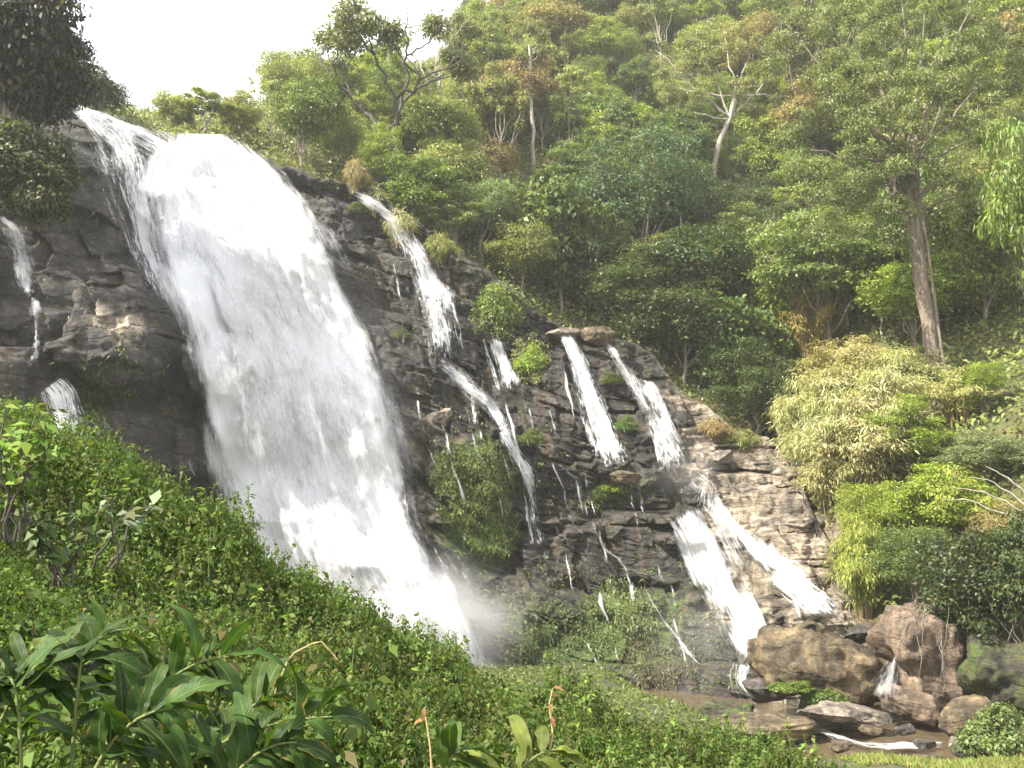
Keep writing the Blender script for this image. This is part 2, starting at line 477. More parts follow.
def water_material(name, streak=1.0, lo=0.38, hi=0.72, white=0.60, k1=1.0, k2=0.6, transl=0.3, vs=1.0):
    """broken white water: streaks stretched along the flow, clear gaps between"""
    m, n, l = new_mat(name)
    o = N(n, 'ShaderNodeOutputMaterial')
    uv = N(n, 'ShaderNodeUVMap')
    d = N(n, 'ShaderNodeAttribute', attribute_name='dens').outputs['Fac']
    def nz(su, sv, det, rough=0.6):
        mp = N(n, 'ShaderNodeMapping'); mp.inputs['Scale'].default_value = (su, sv, 1)
        l.new(uv.outputs[0], mp.inputs['Vector'])
        t = N(n, 'ShaderNodeTexNoise'); t.inputs['Scale'].default_value = 1; t.inputs['Detail'].default_value = det; t.inputs['Roughness'].default_value = rough
        t.inputs['Distortion'].default_value = 0.35
        l.new(mp.outputs[0], t.inputs['Vector'])
        return mth(n, l, 'SUBTRACT', t.outputs['Fac'], 0.5)
    n1 = nz(1.1 * streak, 0.16 * streak * vs, 5)
    n2 = nz(5.0 * streak, 0.9 * streak * vs, 6, 0.7)
    s = mth(n, l, 'ADD', d, mth(n, l, 'MULTIPLY', n1, k1))
    s = mth(n, l, 'ADD', s, mth(n, l, 'MULTIPLY', n2, k2))
    a = N(n, 'ShaderNodeMapRange'); a.interpolation_type = 'SMOOTHSTEP'
    a.inputs['From Min'].default_value = lo; a.inputs['From Max'].default_value = hi
    l.new(s, a.inputs['Value'])
    df = N(n, 'ShaderNodeBsdfDiffuse'); df.inputs['Color'].default_value = (white, white * 1.0, white * 1.0, 1)
    b = N(n, 'ShaderNodeBump'); b.inputs['Strength'].default_value = 0.28; b.inputs['Distance'].default_value = 0.35
    l.new(mth(n, l, 'ADD', n1, mth(n, l, 'MULTIPLY', n2, 0.5)), b.inputs['Height'])
    l.new(b.outputs[0], df.inputs['Normal'])
    tl = N(n, 'ShaderNodeBsdfTranslucent'); tl.inputs['Color'].default_value = (white, white, white, 1)
    m1 = N(n, 'ShaderNodeMixShader'); m1.inputs[0].default_value = transl
    l.new(df.outputs[0], m1.inputs[1]); l.new(tl.outputs[0], m1.inputs[2])
    tr = N(n, 'ShaderNodeBsdfTransparent')
    m2 = N(n, 'ShaderNodeMixShader'); l.new(a.outputs[0], m2.inputs[0])
    l.new(tr.outputs[0], m2.inputs[1]); l.new(m1.outputs[0], m2.inputs[2])
    l.new(m2.outputs[0], o.inputs['Surface'])
    return m


M_FALL = water_material('white_water', 1.0, 0.20, 0.80, white=0.90, k1=0.8, k2=0.45, vs=0.7, transl=0.42)
M_VEIL = water_material('water_veil', 1.3, 0.42, 1.0, k1=1.1, k2=0.9)
M_THIN = water_material('thin_white_water', 2.0, 0.28, 1.0, k1=1.7, k2=2.2, vs=0.7)
M_FAN = water_material('fan_water', 1.3, 0.22, 1.0, k1=1.3, k2=1.2, vs=0.5, white=0.66)
M_CASCADE = water_material('cascade_water', 1.6, 0.28, 0.90, k1=1.7, k2=2.0, vs=0.7)

# ------------------------------------------------------------------ the cliff
cliff_pts = [
    (-400, 100, 62), (-400, 480, 52), (-150, 150, 64), (-150, 450, 56),
    (0, 200, 68), (0, 330, 63), (0, 470, 60),
    (60, 110, 82), (100, 200, 74), (100, 300, 68), (110, 400, 65.5), (120, 500, 64),
    (185, 330, 70), (200, 420, 70), (205, 500, 70),
    (150, 145, 86), (150, 230, 78), (230, 145, 89), (260, 250, 84), (260, 350, 80), (260, 450, 77), (300, 620, 73),
    (350, 190, 90), (370, 300, 84), (380, 400, 81), (400, 500, 78), (430, 600, 75), (440, 690, 72),
    (460, 245, 90), (460, 340, 86), (470, 420, 81), (480, 520, 78), (520, 600, 75), (540, 690, 71),
    (560, 325, 90), (560, 420, 83), (560, 500, 80), (600, 600, 76), (620, 700, 70),
    (640, 345, 90), (640, 470, 80), (660, 560, 76), (700, 650, 69.5), (720, 700, 65),
    (690, 410, 86), (700, 480, 79), (740, 560, 73), (775, 640, 67),
    (770, 440, 84), (780, 500, 76.5), (820, 560, 70), (850, 610, 65), (860, 700, 60),
    (870, 480, 82), (900, 560, 74), (920, 680, 64), (1100, 700, 62), (1100, 500, 76),
]
cp = np.array([at(*c) for c in cliff_pts])
F0 = TPS(cp[:, [0, 2]], cp[:, 1], 0.01)


def cast0(px, py):
    """where the line of sight meets the smooth cliff"""
    dx, dz = rays(px, py)
    t = np.full(np.shape(dx), 78.0)
    for _ in range(60):
        t = 0.6 * t + 0.4 * np.clip(F0(dx * t, dz * t), 45, 110)
    return t


top_px = [(-400, 60), (-200, 70), (-60, 85), (60, 103), (110, 120), (150, 137), (200, 140), (240, 143), (280, 163), (310, 178), (340, 183), (370, 192), (400, 212), (450, 242),
          (500, 280), (530, 305), (560, 322), (600, 330), (650, 350), (690, 400), (730, 425), (770, 440), (800, 462), (825, 520), (850, 585), (880, 620), (950, 650), (1150, 660)]
tp = np.array(top_px, float)
tY = cast0(tp[:, 0], tp[:, 1])
tdx, tdz = rays(tp[:, 0], tp[:, 1])
TX, TZ = tdx * tY, tdz * tY
o_ = np.argsort(TX); TX, TZ = TX[o_], TZ[o_]
ZB = -12.5


def ztop(x):
    return np.interp(x, TX, TZ)


def dip(x):
    """the beds dip to the right in the middle of the face and rise again at its right end"""
    xs = np.linspace(-70, 50, 241)
    g = 0.04 + 0.34 * sstep(-22, -12, xs) * (1 - sstep(5, 13, xs)) - 0.16 * sstep(8, 15, xs)
    return np.interp(x, xs, np.cumsum(g) * 0.5)


def bedding(x, z, T, seed, wob=1.0):
    s = z + dip(x) + wob * T * 0.7 * fbm(x * 0.07, z * 0.07, 0.3, seed, 2)
    for q_, (wd, am) in enumerate(((3.1 * T ** 0.5, 0.75), (1.4 * T ** 0.5, 0.35))):                 # beds step up and down across joints
        jx = (x + 0.22 * z + 0.9 * vnoise(x * 0.2, z * 0.2, 1.1, seed + 60 + q_)) / wd
        k_ = np.floor(jx)
        h0 = _hash(k_, np.floor(z / (T * 3.0)), np.zeros_like(k_), seed + 70 + q_); h1 = _hash(k_ + 1, np.floor(z / (T * 3.0)), np.zeros_like(k_), seed + 70 + q_)
        s = s + am * T * (h0 + (h1 - h0) * sstep(0.93, 1.0, jx - k_) - 0.5)
    q = s / T
    b = np.floor(q)
    f = q - b
    rise = f - sstep(0.87, 1.0, f)                       # grows up the riser, drops back on the tread
    amp = 0.35 + 1.2 * _hash(b, np.zeros_like(b), np.zeros_like(b), seed + 5)
    return (rise - 0.35) * amp, b


def cells(fx, fz, seed, off=2.0, tilt=3.0):
    """broad tilted facets"""
    cellx, cellz = np.floor(fx), np.floor(fz)
    best = np.full(np.shape(fx), 9.0); val = np.zeros(np.shape(fx))
    for a in (-1, 0, 1):
        for b in (-1, 0, 1):
            cx, cz = cellx + a, cellz + b
            zz = np.zeros_like(cx)
            hx = cx + _hash(cx, cz, zz, seed + 1); hz = cz + _hash(cx, cz, zz, seed + 2)
            dd = (fx - hx) ** 2 + (fz - hz) ** 2
            gx_ = _hash(cx, cz, zz, seed + 3) - 0.5; gz_ = _hash(cx, cz, zz, seed + 4) - 0.5
            v = (_hash(cx, cz, zz, seed + 5) - 0.5) * off + (fx - hx) * gx_ * tilt + (fz - hz) * gz_ * tilt
            k = dd < best
            best = np.where(k, dd, best); val = np.where(k, v, val)
    return val


def rock_disp(x, z):
    w = sstep(-24, -13, x)                               # massive on the left, bedded on the right
    d = 2.0 * fbm(x * 0.09, z * 0.09, 1.7, 3, 3, 0.5)
    b1, i1 = bedding(x, z, 5.6, 21)
    b2, i2 = bedding(x, z, 2.1, 33)
    b3, i3 = bedding(x, z, 0.8, 45)
    m1 = sstep(-0.5, 0.5, fbm(x * 0.08, z * 0.08, 5.1, 61, 2))
    m2 = sstep(-0.7, 0.5, fbm(x * 0.12, z * 0.15, 9.1, 71, 2))
    m3 = sstep(-0.4, 0.6, fbm(x * 0.2, z * 0.2, 4.1, 73, 2))
    d += (0.15 + 0.85 * w) * 3.5 * b1 * (0.4 + m1) + (0.10 + 0.9 * w) * 1.05 * b2 * (0.12 + m2) + (0.1 + 0.9 * w) * 0.36 * b3 * (0.05 + m3)
    for T, i, wd, amp, sd in ((5.6, i1, 6.5, 1.3, 81), (2.1, i2, 3.0, 0.75, 91), (0.8, i3, 1.6, 0.22, 97)):
        zz = np.zeros_like(i)
        xb = (x + 0.3 * z + 0.8 * fbm(x * 0.3, z * 0.3, 2.2, sd + 1, 2)) / (wd * (0.7 + 0.8 * _hash(i, zz, zz, sd + 3))) + _hash(i, zz, zz, sd) * 7
        kb = np.floor(xb)
        fb = xb - kb
        h0 = _hash(kb, i, zz, sd + 2)
        h1 = _hash(kb + 1, i, zz, sd + 2)
        d += (0.12 + 0.88 * w) * amp * ((h0 + (h1 - h0) * sstep(0.85, 1.0, fb)) - 0.5) * 1.7
    wx = x + 1.2 * fbm(x * 0.2, z * 0.2, 0, 311, 2); wz = z + 1.2 * fbm(x * 0.2, z * 0.2, 4, 313, 2)
    d += (1 - w) * 1.5 * cells(wx * 0.11 + wz * 0.05, wz * 0.085 - wx * 0.03, 301, 2.6, 3.6)
    d += (0.5 + 0.3 * (1 - w)) * 0.55 * cells(wx * 0.33 + wz * 0.12, wz * 0.38 - wx * 0.1, 331, 1.6, 2.6)
    d += 0.22 * fbm(x * 0.8, z * 0.8, 3.3, 7, 4, 0.55)
    return d




def block(x, z, poly_px, Yd, out_, soft):
    """a big joint-bounded block standing out of the face"""
    P = np.array([at(a, b, Yd) for a, b in poly_px])[:, [0, 2]]
    x = x + 0.35 * fbm(x * 0.5, z * 0.5, 0, 341, 3); z = z + 0.35 * fbm(x * 0.5, z * 0.5, 3, 343, 3)
    d = np.full(np.shape(x), 1e9)
    n = len(P)
    for i in range(n):
        a, b = P[i], P[(i + 1) % n]
        e = b - a; nn = np.array([-e[1], e[0]]) / np.hypot(*e)
        if ((P.mean(0) - a) * nn).sum() < 0: nn = -nn
        d = np.minimum(d, (x - a[0]) * nn[0] + (z - a[1]) * nn[1])
    return out_ * sstep(0, soft, d) + 0.10 * out_ * np.clip(d, 0, 5)


rock_disp0 = rock_disp


def rock_disp(x, z):
    d = rock_disp0(x, z)
    d = d + block(x, z, [(58, 262), (92, 240), (150, 268), (205, 345), (198, 392), (120, 398), (72, 372)], 66, 2.2, 0.7)
    d = d + block(x, z, [(120, 285), (150, 268), (205, 345), (198, 392), (128, 372)], 66, 0.7, 0.5)
    d = d + block(x, z, [(-20, 285), (48, 290), (56, 345), (60, 430), (-20, 440)], 63, 1.6, 0.9)
    d = d + block(x, z, [(50, 120), (100, 150), (122, 205), (118, 232), (30, 215), (20, 170)], 75, 1.8, 0.8)
    d = d + block(x, z, [(75, 412), (150, 405), (200, 420), (215, 470), (150, 480), (80, 450)], 66, 1.2, 0.5)
    d = d + block(x, z, [(585, 520), (665, 505), (690, 560), (690, 600), (600, 575)], 77, 1.5, 0.5)
    d = d + block(x, z, [(420, 436), (500, 425), (524, 470), (520, 560), (440, 575), (425, 500)], 79, 1.6, 1.2)
    return d


CX0, CX1, NX, NZ = -58.0, 34.0, 900, 520
gx = np.linspace(CX0, CX1, NX)
zt = ztop(gx) + 0.5 * fbm(gx * 0.4, 0 * gx, 0.0, 401, 4)
tv = np.linspace(0, 1, NZ)
X = np.repeat(gx[:, None], NZ, 1)
Z = ZB + (zt[:, None] - ZB) * tv[None]
Y = F0(X, Z) - rock_disp(X, Z) * (0.25 + 0.75 * sstep(0, 0.03, 1 - tv))[None]
# the rounded top runs back into the hill
NB = 26
kb = np.arange(1, NB + 1)
backy = 0.5 * kb + 0.02 * kb ** 2
Xb = np.repeat(gx[:, None], NB, 1)
Yb = Y[:, -1:] + backy[None] + 0.3 * fbm(Xb * 0.5, backy[None] * 0.5, 0, 411, 3) * sstep(0, 3, kb)[None]
Zb_ = Z[:, -1:] + 0.10 * backy[None] + 0.45 * fbm(Xb * 0.35, backy[None] * 0.4, 0, 421, 4) * sstep(0, 6, kb)[None]
XA = np.concatenate([X, Xb], 1); YA = np.concatenate([Y, Yb], 1); ZA = np.concatenate([Z, Zb_], 1)


def px_arr(XA, YA, ZA):
    fwd = YA * CP + ZA * SP; up = -YA * SP + ZA * CP
    return 512 + FPX * XA / fwd, 384 - FPX * up / fwd


PXA, PYA = px_arr(XA, YA, ZA)
# where the face is dry and tan, and where moss grows (stains with a place of their own)


def blob(px, py, cx, cy, rx, ry):
    return np.exp(-(((px - cx) / rx) ** 2 + ((py - cy) / ry) ** 2))


dry = 0.12 + 0.75 * sstep(10, 19, XA) * sstep(-16, 4, ZA + 4) - 0.25 * blob(PXA, PYA, 640, 560, 80, 80) + 0.35 * blob(PXA, PYA, 400, 470, 90, 90) + 0.5 * blob(PXA, PYA, 115, 310, 45, 60)
dry += 0.5 * blob(PXA, PYA, 800, 510, 70, 90) - 0.25 * blob(PXA, PYA, 50, 400, 90, 120)
moss = -0.20 + 0.14 * sstep(-18, -8, XA) * (1 - sstep(10, 16, XA)) + 0.9 * blob(PXA, PYA, 475, 510, 48, 85) + 0.85 * blob(PXA, PYA, 635, 630, 70, 55) + 0.5 * blob(PXA, PYA, 545, 640, 60, 50) + 0.5 * blob(PXA, PYA, 330, 215, 40, 20)
moss += 0.6 * blob(PXA, PYA, 100, 400, 35, 50) + 0.4 * blob(PXA, PYA, 60, 200, 60, 40) + 0.5 * blob(PXA, PYA, 600, 500, 60, 25) + 0.35 * blob(PXA, PYA, 690, 570, 25, 40) + 0.3 * blob(PXA, PYA, 440, 300, 60, 50) + 0.3 * blob(PXA, PYA, 500, 450, 40, 20) + 0.35 * blob(PXA, PYA, 650, 440, 25, 30)
cliff = link('cliff', mesh_np('cliff', np.stack([XA, YA, ZA], -1).reshape(-1, 3), grid_faces(NX, NZ + NB), M_CLIFF,
                              attrs={'dry': dry, 'moss': moss, 'bedded': sstep(-24, -13, XA)}))
tag(cliff, 'dark wet bedded rock cliff that the waterfalls run down', kind='structure')


def fsurf(x, z):
    """displaced cliff face y at (x, z), read from the built grid"""
    x = np.asarray(x, float); z = np.asarray(z, float)
    fi = np.clip((x - CX0) / (CX1 - CX0) * (NX - 1), 0, NX - 1.001)
    i = np.floor(fi).astype(int); u = fi - i
    zt0 = zt[i] * (1 - u) + zt[i + 1] * u
    fj = np.clip((z - ZB) / (zt0 - ZB), 0, 1) * (NZ - 1)
    fj = np.clip(fj, 0, NZ - 1.001)
    j = np.floor(fj).astype(int); v = fj - j
    y = Y[i, j] * (1 - u) * (1 - v) + Y[i + 1, j] * u * (1 - v) + Y[i, j + 1] * (1 - u) * v + Y[i + 1, j + 1] * u * v
    return y + np.maximum(z - zt0, 0) * 6


def fsmooth(x, z, r=0.8):
    """outer hull of the face: the nearest-out of a few neighbours"""
    a = fsurf(x, z)
    b = np.minimum(np.minimum(fsurf(x, z + r), fsurf(x, z - r)), np.minimum(fsurf(x + r, z), fsurf(x - r, z)))
    return np.minimum(a, b * 0.6 + a * 0.4)


def cast(px, py, f=fsurf, near=50.0, far=112.0, n=500):
    """first hit of the lines of sight with the face"""
    dx, dz = rays(px, py)
    dx = np.atleast_1d(dx); dz = np.atleast_1d(dz)
    t = np.full(dx.shape, far); found = np.zeros(dx.shape, bool)
    prev = np.full(dx.shape, near)
    for y in np.linspace(near, far, n):
        k = (~found) & (f(dx * y, dz * y) <= y)
        t = np.where(k, y, t); found |= k
    return t


# ------------------------------------------------------------------ the forested hill
hill_pts = [
    (-500, -300, 95), (-500, 60, 70), (-200, -80, 88), (-200, 70, 72), (-60, 70, 80), (0, 95, 82), (60, 112, 90), (60, 100, 120), (150, 143, 95), (180, 130, 112), (230, 146, 98), (270, 110, 130), (200, 135, 150),
    (300, 178, 97), (350, 192, 99), (400, 218, 99), (460, 248, 99), (560, 330, 98), (650, 355, 97), (700, 415, 92), (770, 446, 90), (800, 466, 84),
    (400, 150, 114), (500, 165, 120), (600, 225, 116), (700, 300, 110), (800, 345, 96), (900, 350, 88),
    (330, 110, 125), (400, 90, 140), (500, 60, 155), (600, 20, 165), (700, -20, 170), (800, -30, 160), (900, -40, 150), (1000, -40, 140), (1150, -60, 130),
    (600, 115, 140), (700, 165, 135), (800, 190, 125), (900, 210, 112), (1000, 240, 100),
    (830, 525, 74), (855, 590, 69), (885, 640, 62), (950, 680, 57.5), (1024, 690, 54), (1100, 690, 52),
    (960, 560, 64), (1024, 560, 60), (900, 450, 75), (1024, 440, 68), (960, 380, 78), (1024, 330, 82), (1150, 300, 78), (1100, 560, 56), (1300, 600, 48), (1300, 300, 70), (1400, 100, 90),
    (300, 100, 180), (500, 60, 200), (800, -30, 210), (0, 118, 150), (-120, 100, 150), (100, 128, 180), (60, 124, 205), (-200, 100, 200), (200, 135, 205),
]
hp = np.array([at(*c) for c in hill_pts])
G0 = TPS(hp[:, :2], hp[:, 2], 0.01)
HX0, HX1, HY0, HY1 = -80.0, 110.0, 42.0, 215.0
hx = np.linspace(HX0, HX1, 190); hy = np.linspace(HY0, HY1, 173)
HXg, HYg = np.meshgrid(hx, hy, indexing='ij')
HZg = G0(HXg, HYg)
HZg = HZg + 0.6 * fbm(HXg * 0.12, HYg * 0.12, 0, 501, 4)

HZg = HZg + sstep(-47, -60, HXg) * (31 - HZg) * sstep(96, 80, HYg)      # valley's left shoulder out of view, raised to shade the cliff and fall


def hill_z(x, y):
    x = np.asarray(x, float); y = np.asarray(y, float)
    fi = np.clip((x - HX0) / (HX1 - HX0) * 189, 0, 188.99); fj = np.clip((y - HY0) / (HY1 - HY0) * 172, 0, 171.99)
    i = fi.astype(int); j = fj.astype(int); u = fi - i; v = fj - j
    return HZg[i, j] * (1 - u) * (1 - v) + HZg[i + 1, j] * u * (1 - v) + HZg[i, j + 1] * (1 - u) * v + HZg[i + 1, j + 1] * u * v


# the hill starts behind the lip of the cliff, and runs down to the stream on the right
lipr = np.min([np.roll(Y[:, -1], k_) for k_ in range(-40, 41, 4)], axis=0)
lipY = np.interp(HXg, gx, lipr) + 3.5
keep = (HYg > lipY) | (HXg > 22.5) | (HXg < -47)
low = ~keep
HZm = np.where(low, np.minimum(HZg, -14.0), HZg)
fc = grid_faces(190, 173)
kf = keep.reshape(-1)[fc].all(1)
hill = link('hill', mesh_np('hill', np.stack([HXg, HYg, HZm], -1).reshape(-1, 3), fc[kf], M_HILL))
tag(hill, 'steep forest hillside above the falls', kind='structure')


def hill_hit(px, py, near=50.0, far=212.0):
    dx, dz = rays(px, py)
    for y in np.arange(near, far, 0.25):
        x = dx * y
        if x < 22.5 and y < np.interp(x, gx, Y[:, -1]) + 6.0:
            continue
        if hill_z(x, y) >= dz * y:
            return np.array([x, y, float(hill_z(x, y))])
    y = far - 5
    return np.array([dx * y, y, float(hill_z(dx * y, y))])


# ------------------------------------------------------------------ the ground: valley floor and the near bank
def crest_y(x):
    return np.interp(x, [-30, -6, 0, 5, 12], [9.5, 10.5, 11.5, 13.5, 17])


def bank_z(x, y):
    base = -1.72 - 0.46 * x + 0.25 * fbm(x * 0.35, y * 0.35, 0, 601, 3)
    base = np.where(x < -6, -1.72 + 0.46 * 6 - 0.25 * (x + 6) + 0.25 * fbm(x * 0.35, y * 0.35, 0, 601, 3), base)
    yc = crest_y(x)
    base = base - 0.14 * np.exp(-((x + 0.3) / 2.0) ** 2) + 0.13 * np.maximum(x - 1.5, 0) - 0.50 + 0.45 * sstep(-3.8, -5.6, x)
    over = np.maximum(y - yc, 0)
    return base - 0.05 * over ** 2 / (0.6 + 0.05 * over) - 0.012 * np.minimum(y, yc) * 0


def floor_z(x, y):
    return -11.6 + 0.35 * fbm(x * 0.15, y * 0.15, 0, 611, 4) + 2.2 * sstep(49, 40, y) * sstep(-5, 10, x) + 0.9 * sstep(30, 60, np.abs(x)) + 2.0 * sstep(13.5, 8.5, x + 0.25 * (y - 52)) * sstep(44, 50, y)


def ground_z(x, y):
    a, b = bank_z(x, y), floor_z(x, y)
    k = 1.0
    h = np.clip(0.5 + 0.5 * (a - b) / k, 0, 1)
    return b + (a - b) * h + k * h * (1 - h) * 0.5


def warp(n, lo, hi, c, p=1.7):
    t = np.linspace(-1, 1, n)
    s = np.sign(t) * np.abs(t) ** p
    return np.where(s < 0, c + s * (c - lo), c + s * (hi - c))


ux = warp(220, -140, 160, 0); uy = np.concatenate([np.linspace(-30, 0, 12)[:-1], np.linspace(0, 30, 150)[:-1], np.linspace(30, 95, 110)])
GX, GY = np.meshgrid(ux, uy, indexing='ij')
GZ = ground_z(GX, GY)
ground = link('ground', mesh_np('ground', np.stack([GX, GY, GZ], -1).reshape(-1, 3), grid_faces(len(ux), len(uy)), M_SOIL))
tag(ground, 'dark soil of the near bank and the valley floor', kind='structure')

# ------------------------------------------------------------------ the stream
m, n, l = new_mat('stream_water')
o = N(n, 'ShaderNodeOutputMaterial'); p = N(n, 'ShaderNodeBsdfPrincipled')
p.inputs['Base Color'].default_value = (0.10, 0.075, 0.045, 1); p.inputs['Roughness'].default_value = 0.12
geo = N(n, 'ShaderNodeNewGeometry'); nz = N(n, 'ShaderNodeTexNoise'); nz.inputs['Scale'].default_value = 1.6; nz.inputs['Detail'].default_value = 5
l.new(geo.outputs['Position'], nz.inputs['Vector'])
b = N(n, 'ShaderNodeBump'); b.inputs['Strength'].default_value = 0.35; b.inputs['Distance'].default_value = 0.2
l.new(nz.outputs['Fac'], b.inputs['Height']); l.new(b.outputs[0], p.inputs['Normal']); l.new(p.outputs[0], o.inputs['Surface'])
M_STREAM = m
WATER_Z = -10.75
sx = np.linspace(-20, 34, 160); sy = np.linspace(45.5, 72, 80)
SX, SY = np.meshgrid(sx, sy, indexing='ij')
SZ = WATER_Z + 0.03 * fbm(SX * 0.8, SY * 0.8, 0, 701, 3)
stream = link('stream', mesh_np('stream', np.stack([SX, SY, SZ], -1).reshape(-1, 3), grid_faces(160, 80), M_STREAM))
tag(stream, 'shallow brown stream below the falls', kind='structure')


# ------------------------------------------------------------------ falling water
def ribbon(name, rows, label, cat, mat, across=14, fat=1.3, nsm=10, step=3.0, lift=0.35, bulge=0.4, core=1.15, edge=0.05, gap=0.0, parent=None, group=None, seed=0, smooth_r=0.8, head=0.5, surf=None, top_fade=0.06, end_fade=0.16, rough=0.12):
    """a sheet of water hung on the rock along a course; rows are (px, py, width) or (left, right, py)"""
    P = []
    for r in rows:
        P.append(r)
    P = np.array(P, float)
    if len(rows[0]) == 3: P[:, 2] *= fat
    if len(rows[0]) == 3 and P[:, 2].max() <= 12 * fat: P[:, 2] *= 0.75; core = core * 0.95
    if mat is M_CASCADE: core = core * 0.66
    if mat is M_THIN: core = core * 0.66; gap = gap + 0.10; lift = lift + 0.25
    if isinstance(rows[0], tuple) and len(rows[0]) == 4:
        L = P[:, :2]; Rr = P[:, 2:]
    else:
        c = P[:, :2]
        t = np.gradient(c, axis=0); t /= np.linalg.norm(t, axis=1)[:, None] + 1e-9
        nrm = np.stack([t[:, 1], -t[:, 0]], 1)
        L = c - nrm * P[:, 2:3] / 2; Rr = c + nrm * P[:, 2:3] / 2
        sw = L[:, 0] > Rr[:, 0]
    cen = (L + Rr) / 2
    s = np.concatenate([[0], np.cumsum(np.linalg.norm(np.diff(cen, axis=0), axis=1))])
    m_ = max(int(s[-1] / step), 6)
    q = np.linspace(0, s[-1], m_)
    def ip(A):
        # smooth through the rows
        return np.stack([np.interp(q, s, A[:, 0]), np.interp(q, s, A[:, 1])], 1)
    Lq, Rq = ip(L), ip(Rr)
    kk = np.ones(5) / 5
    for A in (Lq, Rq):
        for c_ in (0, 1):
            if m_ > 12:
                e = np.pad(A[:, c_], 2, mode='edge'); A[:, c_] = np.convolve(e, kk, 'valid')
    rr = np.random.default_rng(seed + 5)
    u = np.linspace(0, 1, across)
    pxg = Lq[:, None, 0] * (1 - u) + Rq[:, None, 0] * u
    pyg = Lq[:, None, 1] * (1 - u) + Rq[:, None, 1] * u
    if surf is None:
        T = cast(pxg.ravel(), pyg.ravel(), lambda x, z: fsmooth(x, z, smooth_r)).reshape(pxg.shape)
        # falling water does not follow every notch: smooth the depth down and across the sheet
        for _ in range(nsm):
            e = np.pad(T, ((1, 1), (1, 1)), mode='edge')
            T = np.minimum(T, (e[:-2, 1:-1] + e[2:, 1:-1] + e[1:-1, :-2] + e[1:-1, 2:]) / 4)
    else:
        T = surf(pxg, pyg)
    dx, dz = rays(pxg, pyg)
    prof = 1 - (2 * u - 1) ** 2
    T = T - lift - bulge * prof[None]
    Xr, Zr = dx * T, dz * T
    wid = np.hypot(Xr[:, -1] - Xr[:, 0], Zr[:, -1] - Zr[:, 0]).mean()
    U = np.repeat((u * wid)[None], m_, 0) + seed * 13.7
    cl = np.concatenate([[0], np.cumsum(np.sqrt(np.diff(Xr[:, across // 2]) ** 2 + np.diff(Zr[:, across // 2]) ** 2 + np.diff(T[:, across // 2]) ** 2))])
    Vv = np.repeat(cl[:, None], across, 1)
    T = T - rough * fbm(U * 1.6, Vv * 0.35, 0, 801 + seed, 4) - rough * 1.6 * fbm(U * 0.45, Vv * 0.12, 0, 811 + seed, 3)
    Xr, Zr = dx * T, dz * T
    e_ = np.minimum(u, 1 - u) * 2
    dens = edge + (core - edge) * np.repeat(sstep(0, 0.95, e_)[None], m_, 0)
    dens = dens + gap * fbm(U * 0.6, Vv * 0.2, 0, 821 + seed, 3)
    vv = np.linspace(0, 1, m_)
    if top_fade: dens *= (0.3 + 0.7 * sstep(0, top_fade, vv))[:, None]
    if end_fade: dens *= (0.35 + 0.65 * sstep(0, end_fade, 1 - vv))[:, None]
    me = mesh_np(name, np.stack([Xr, T, Zr], -1).reshape(-1, 3), grid_faces(m_, across), mat, attrs={'dens': dens}, uv=np.stack([U, Vv], -1).reshape(-1, 2))
    o = link(name, me, parent)
    if parent is None:
        tag(o, label, cat, group)
        if mat is not M_FALL and across >= 8 and name == 'waterfall' and len(rows[0]) == 3 and 13 < P[:, 2].max() < 48 and seed not in (16, 20, 21):
            ribbon('water_veil', [(r[0] + 1, r[1] + 2, r[2] * 1.9 + 3) for r in rows], None, None, M_VEIL, across=across + 6, fat=fat, nsm=nsm, lift=lift - 0.12, bulge=bulge, core=0.62, edge=0.0, gap=0.3, parent=o, seed=seed + 50, surf=surf, end_fade=0.3, top_fade=0.1)
    elif label:
        o['label'] = label
    return o


main_rows = [(150, 131, 250, 134), (140, 150, 280, 157), (128, 175, 304, 178), (128, 205, 324, 205), (134, 250, 350, 250), (146, 290, 370, 290), (162, 330, 388, 330), (170, 370, 402, 370),
             (174, 400, 410, 400), (182, 450, 424, 450), (194, 500, 436, 500), (212, 550, 456, 550), (230, 600, 482, 600), (244, 650, 504, 650), (252, 690, 514, 690)]
main_fall = ribbon('waterfall', main_rows, 'huge broad white waterfall pouring over the top of the cliff', 'waterfall', M_FALL, across=90, step=2.5, lift=0.6, bulge=1.6, core=2.3, edge=0.0, gap=0.16, seed=1, smooth_r=1.6, rough=0.30, end_fade=0, nsm=90)


def shift_rows(rows, dl, dr):
    return [(a - dl, b, c + dr, d) for a, b, c, d in rows]


ribbon('water_veil', shift_rows(main_rows, 12, 10), None, None, M_VEIL, across=80, step=3, lift=1.3, bulge=2.2, core=0.75, edge=0.0, gap=0.4, parent=main_fall, nsm=90, seed=2, smooth_r=1.6, rough=0.4, end_fade=0)
ribbon('water_veil', shift_rows(main_rows[3:], 20, 18), None, None, M_VEIL, across=70, step=3, lift=2.2, bulge=2.6, core=0.7, edge=0.0, gap=0.3, parent=main_fall, nsm=90, seed=3, smooth_r=1.6, rough=0.5, end_fade=0, top_fade=0.3)

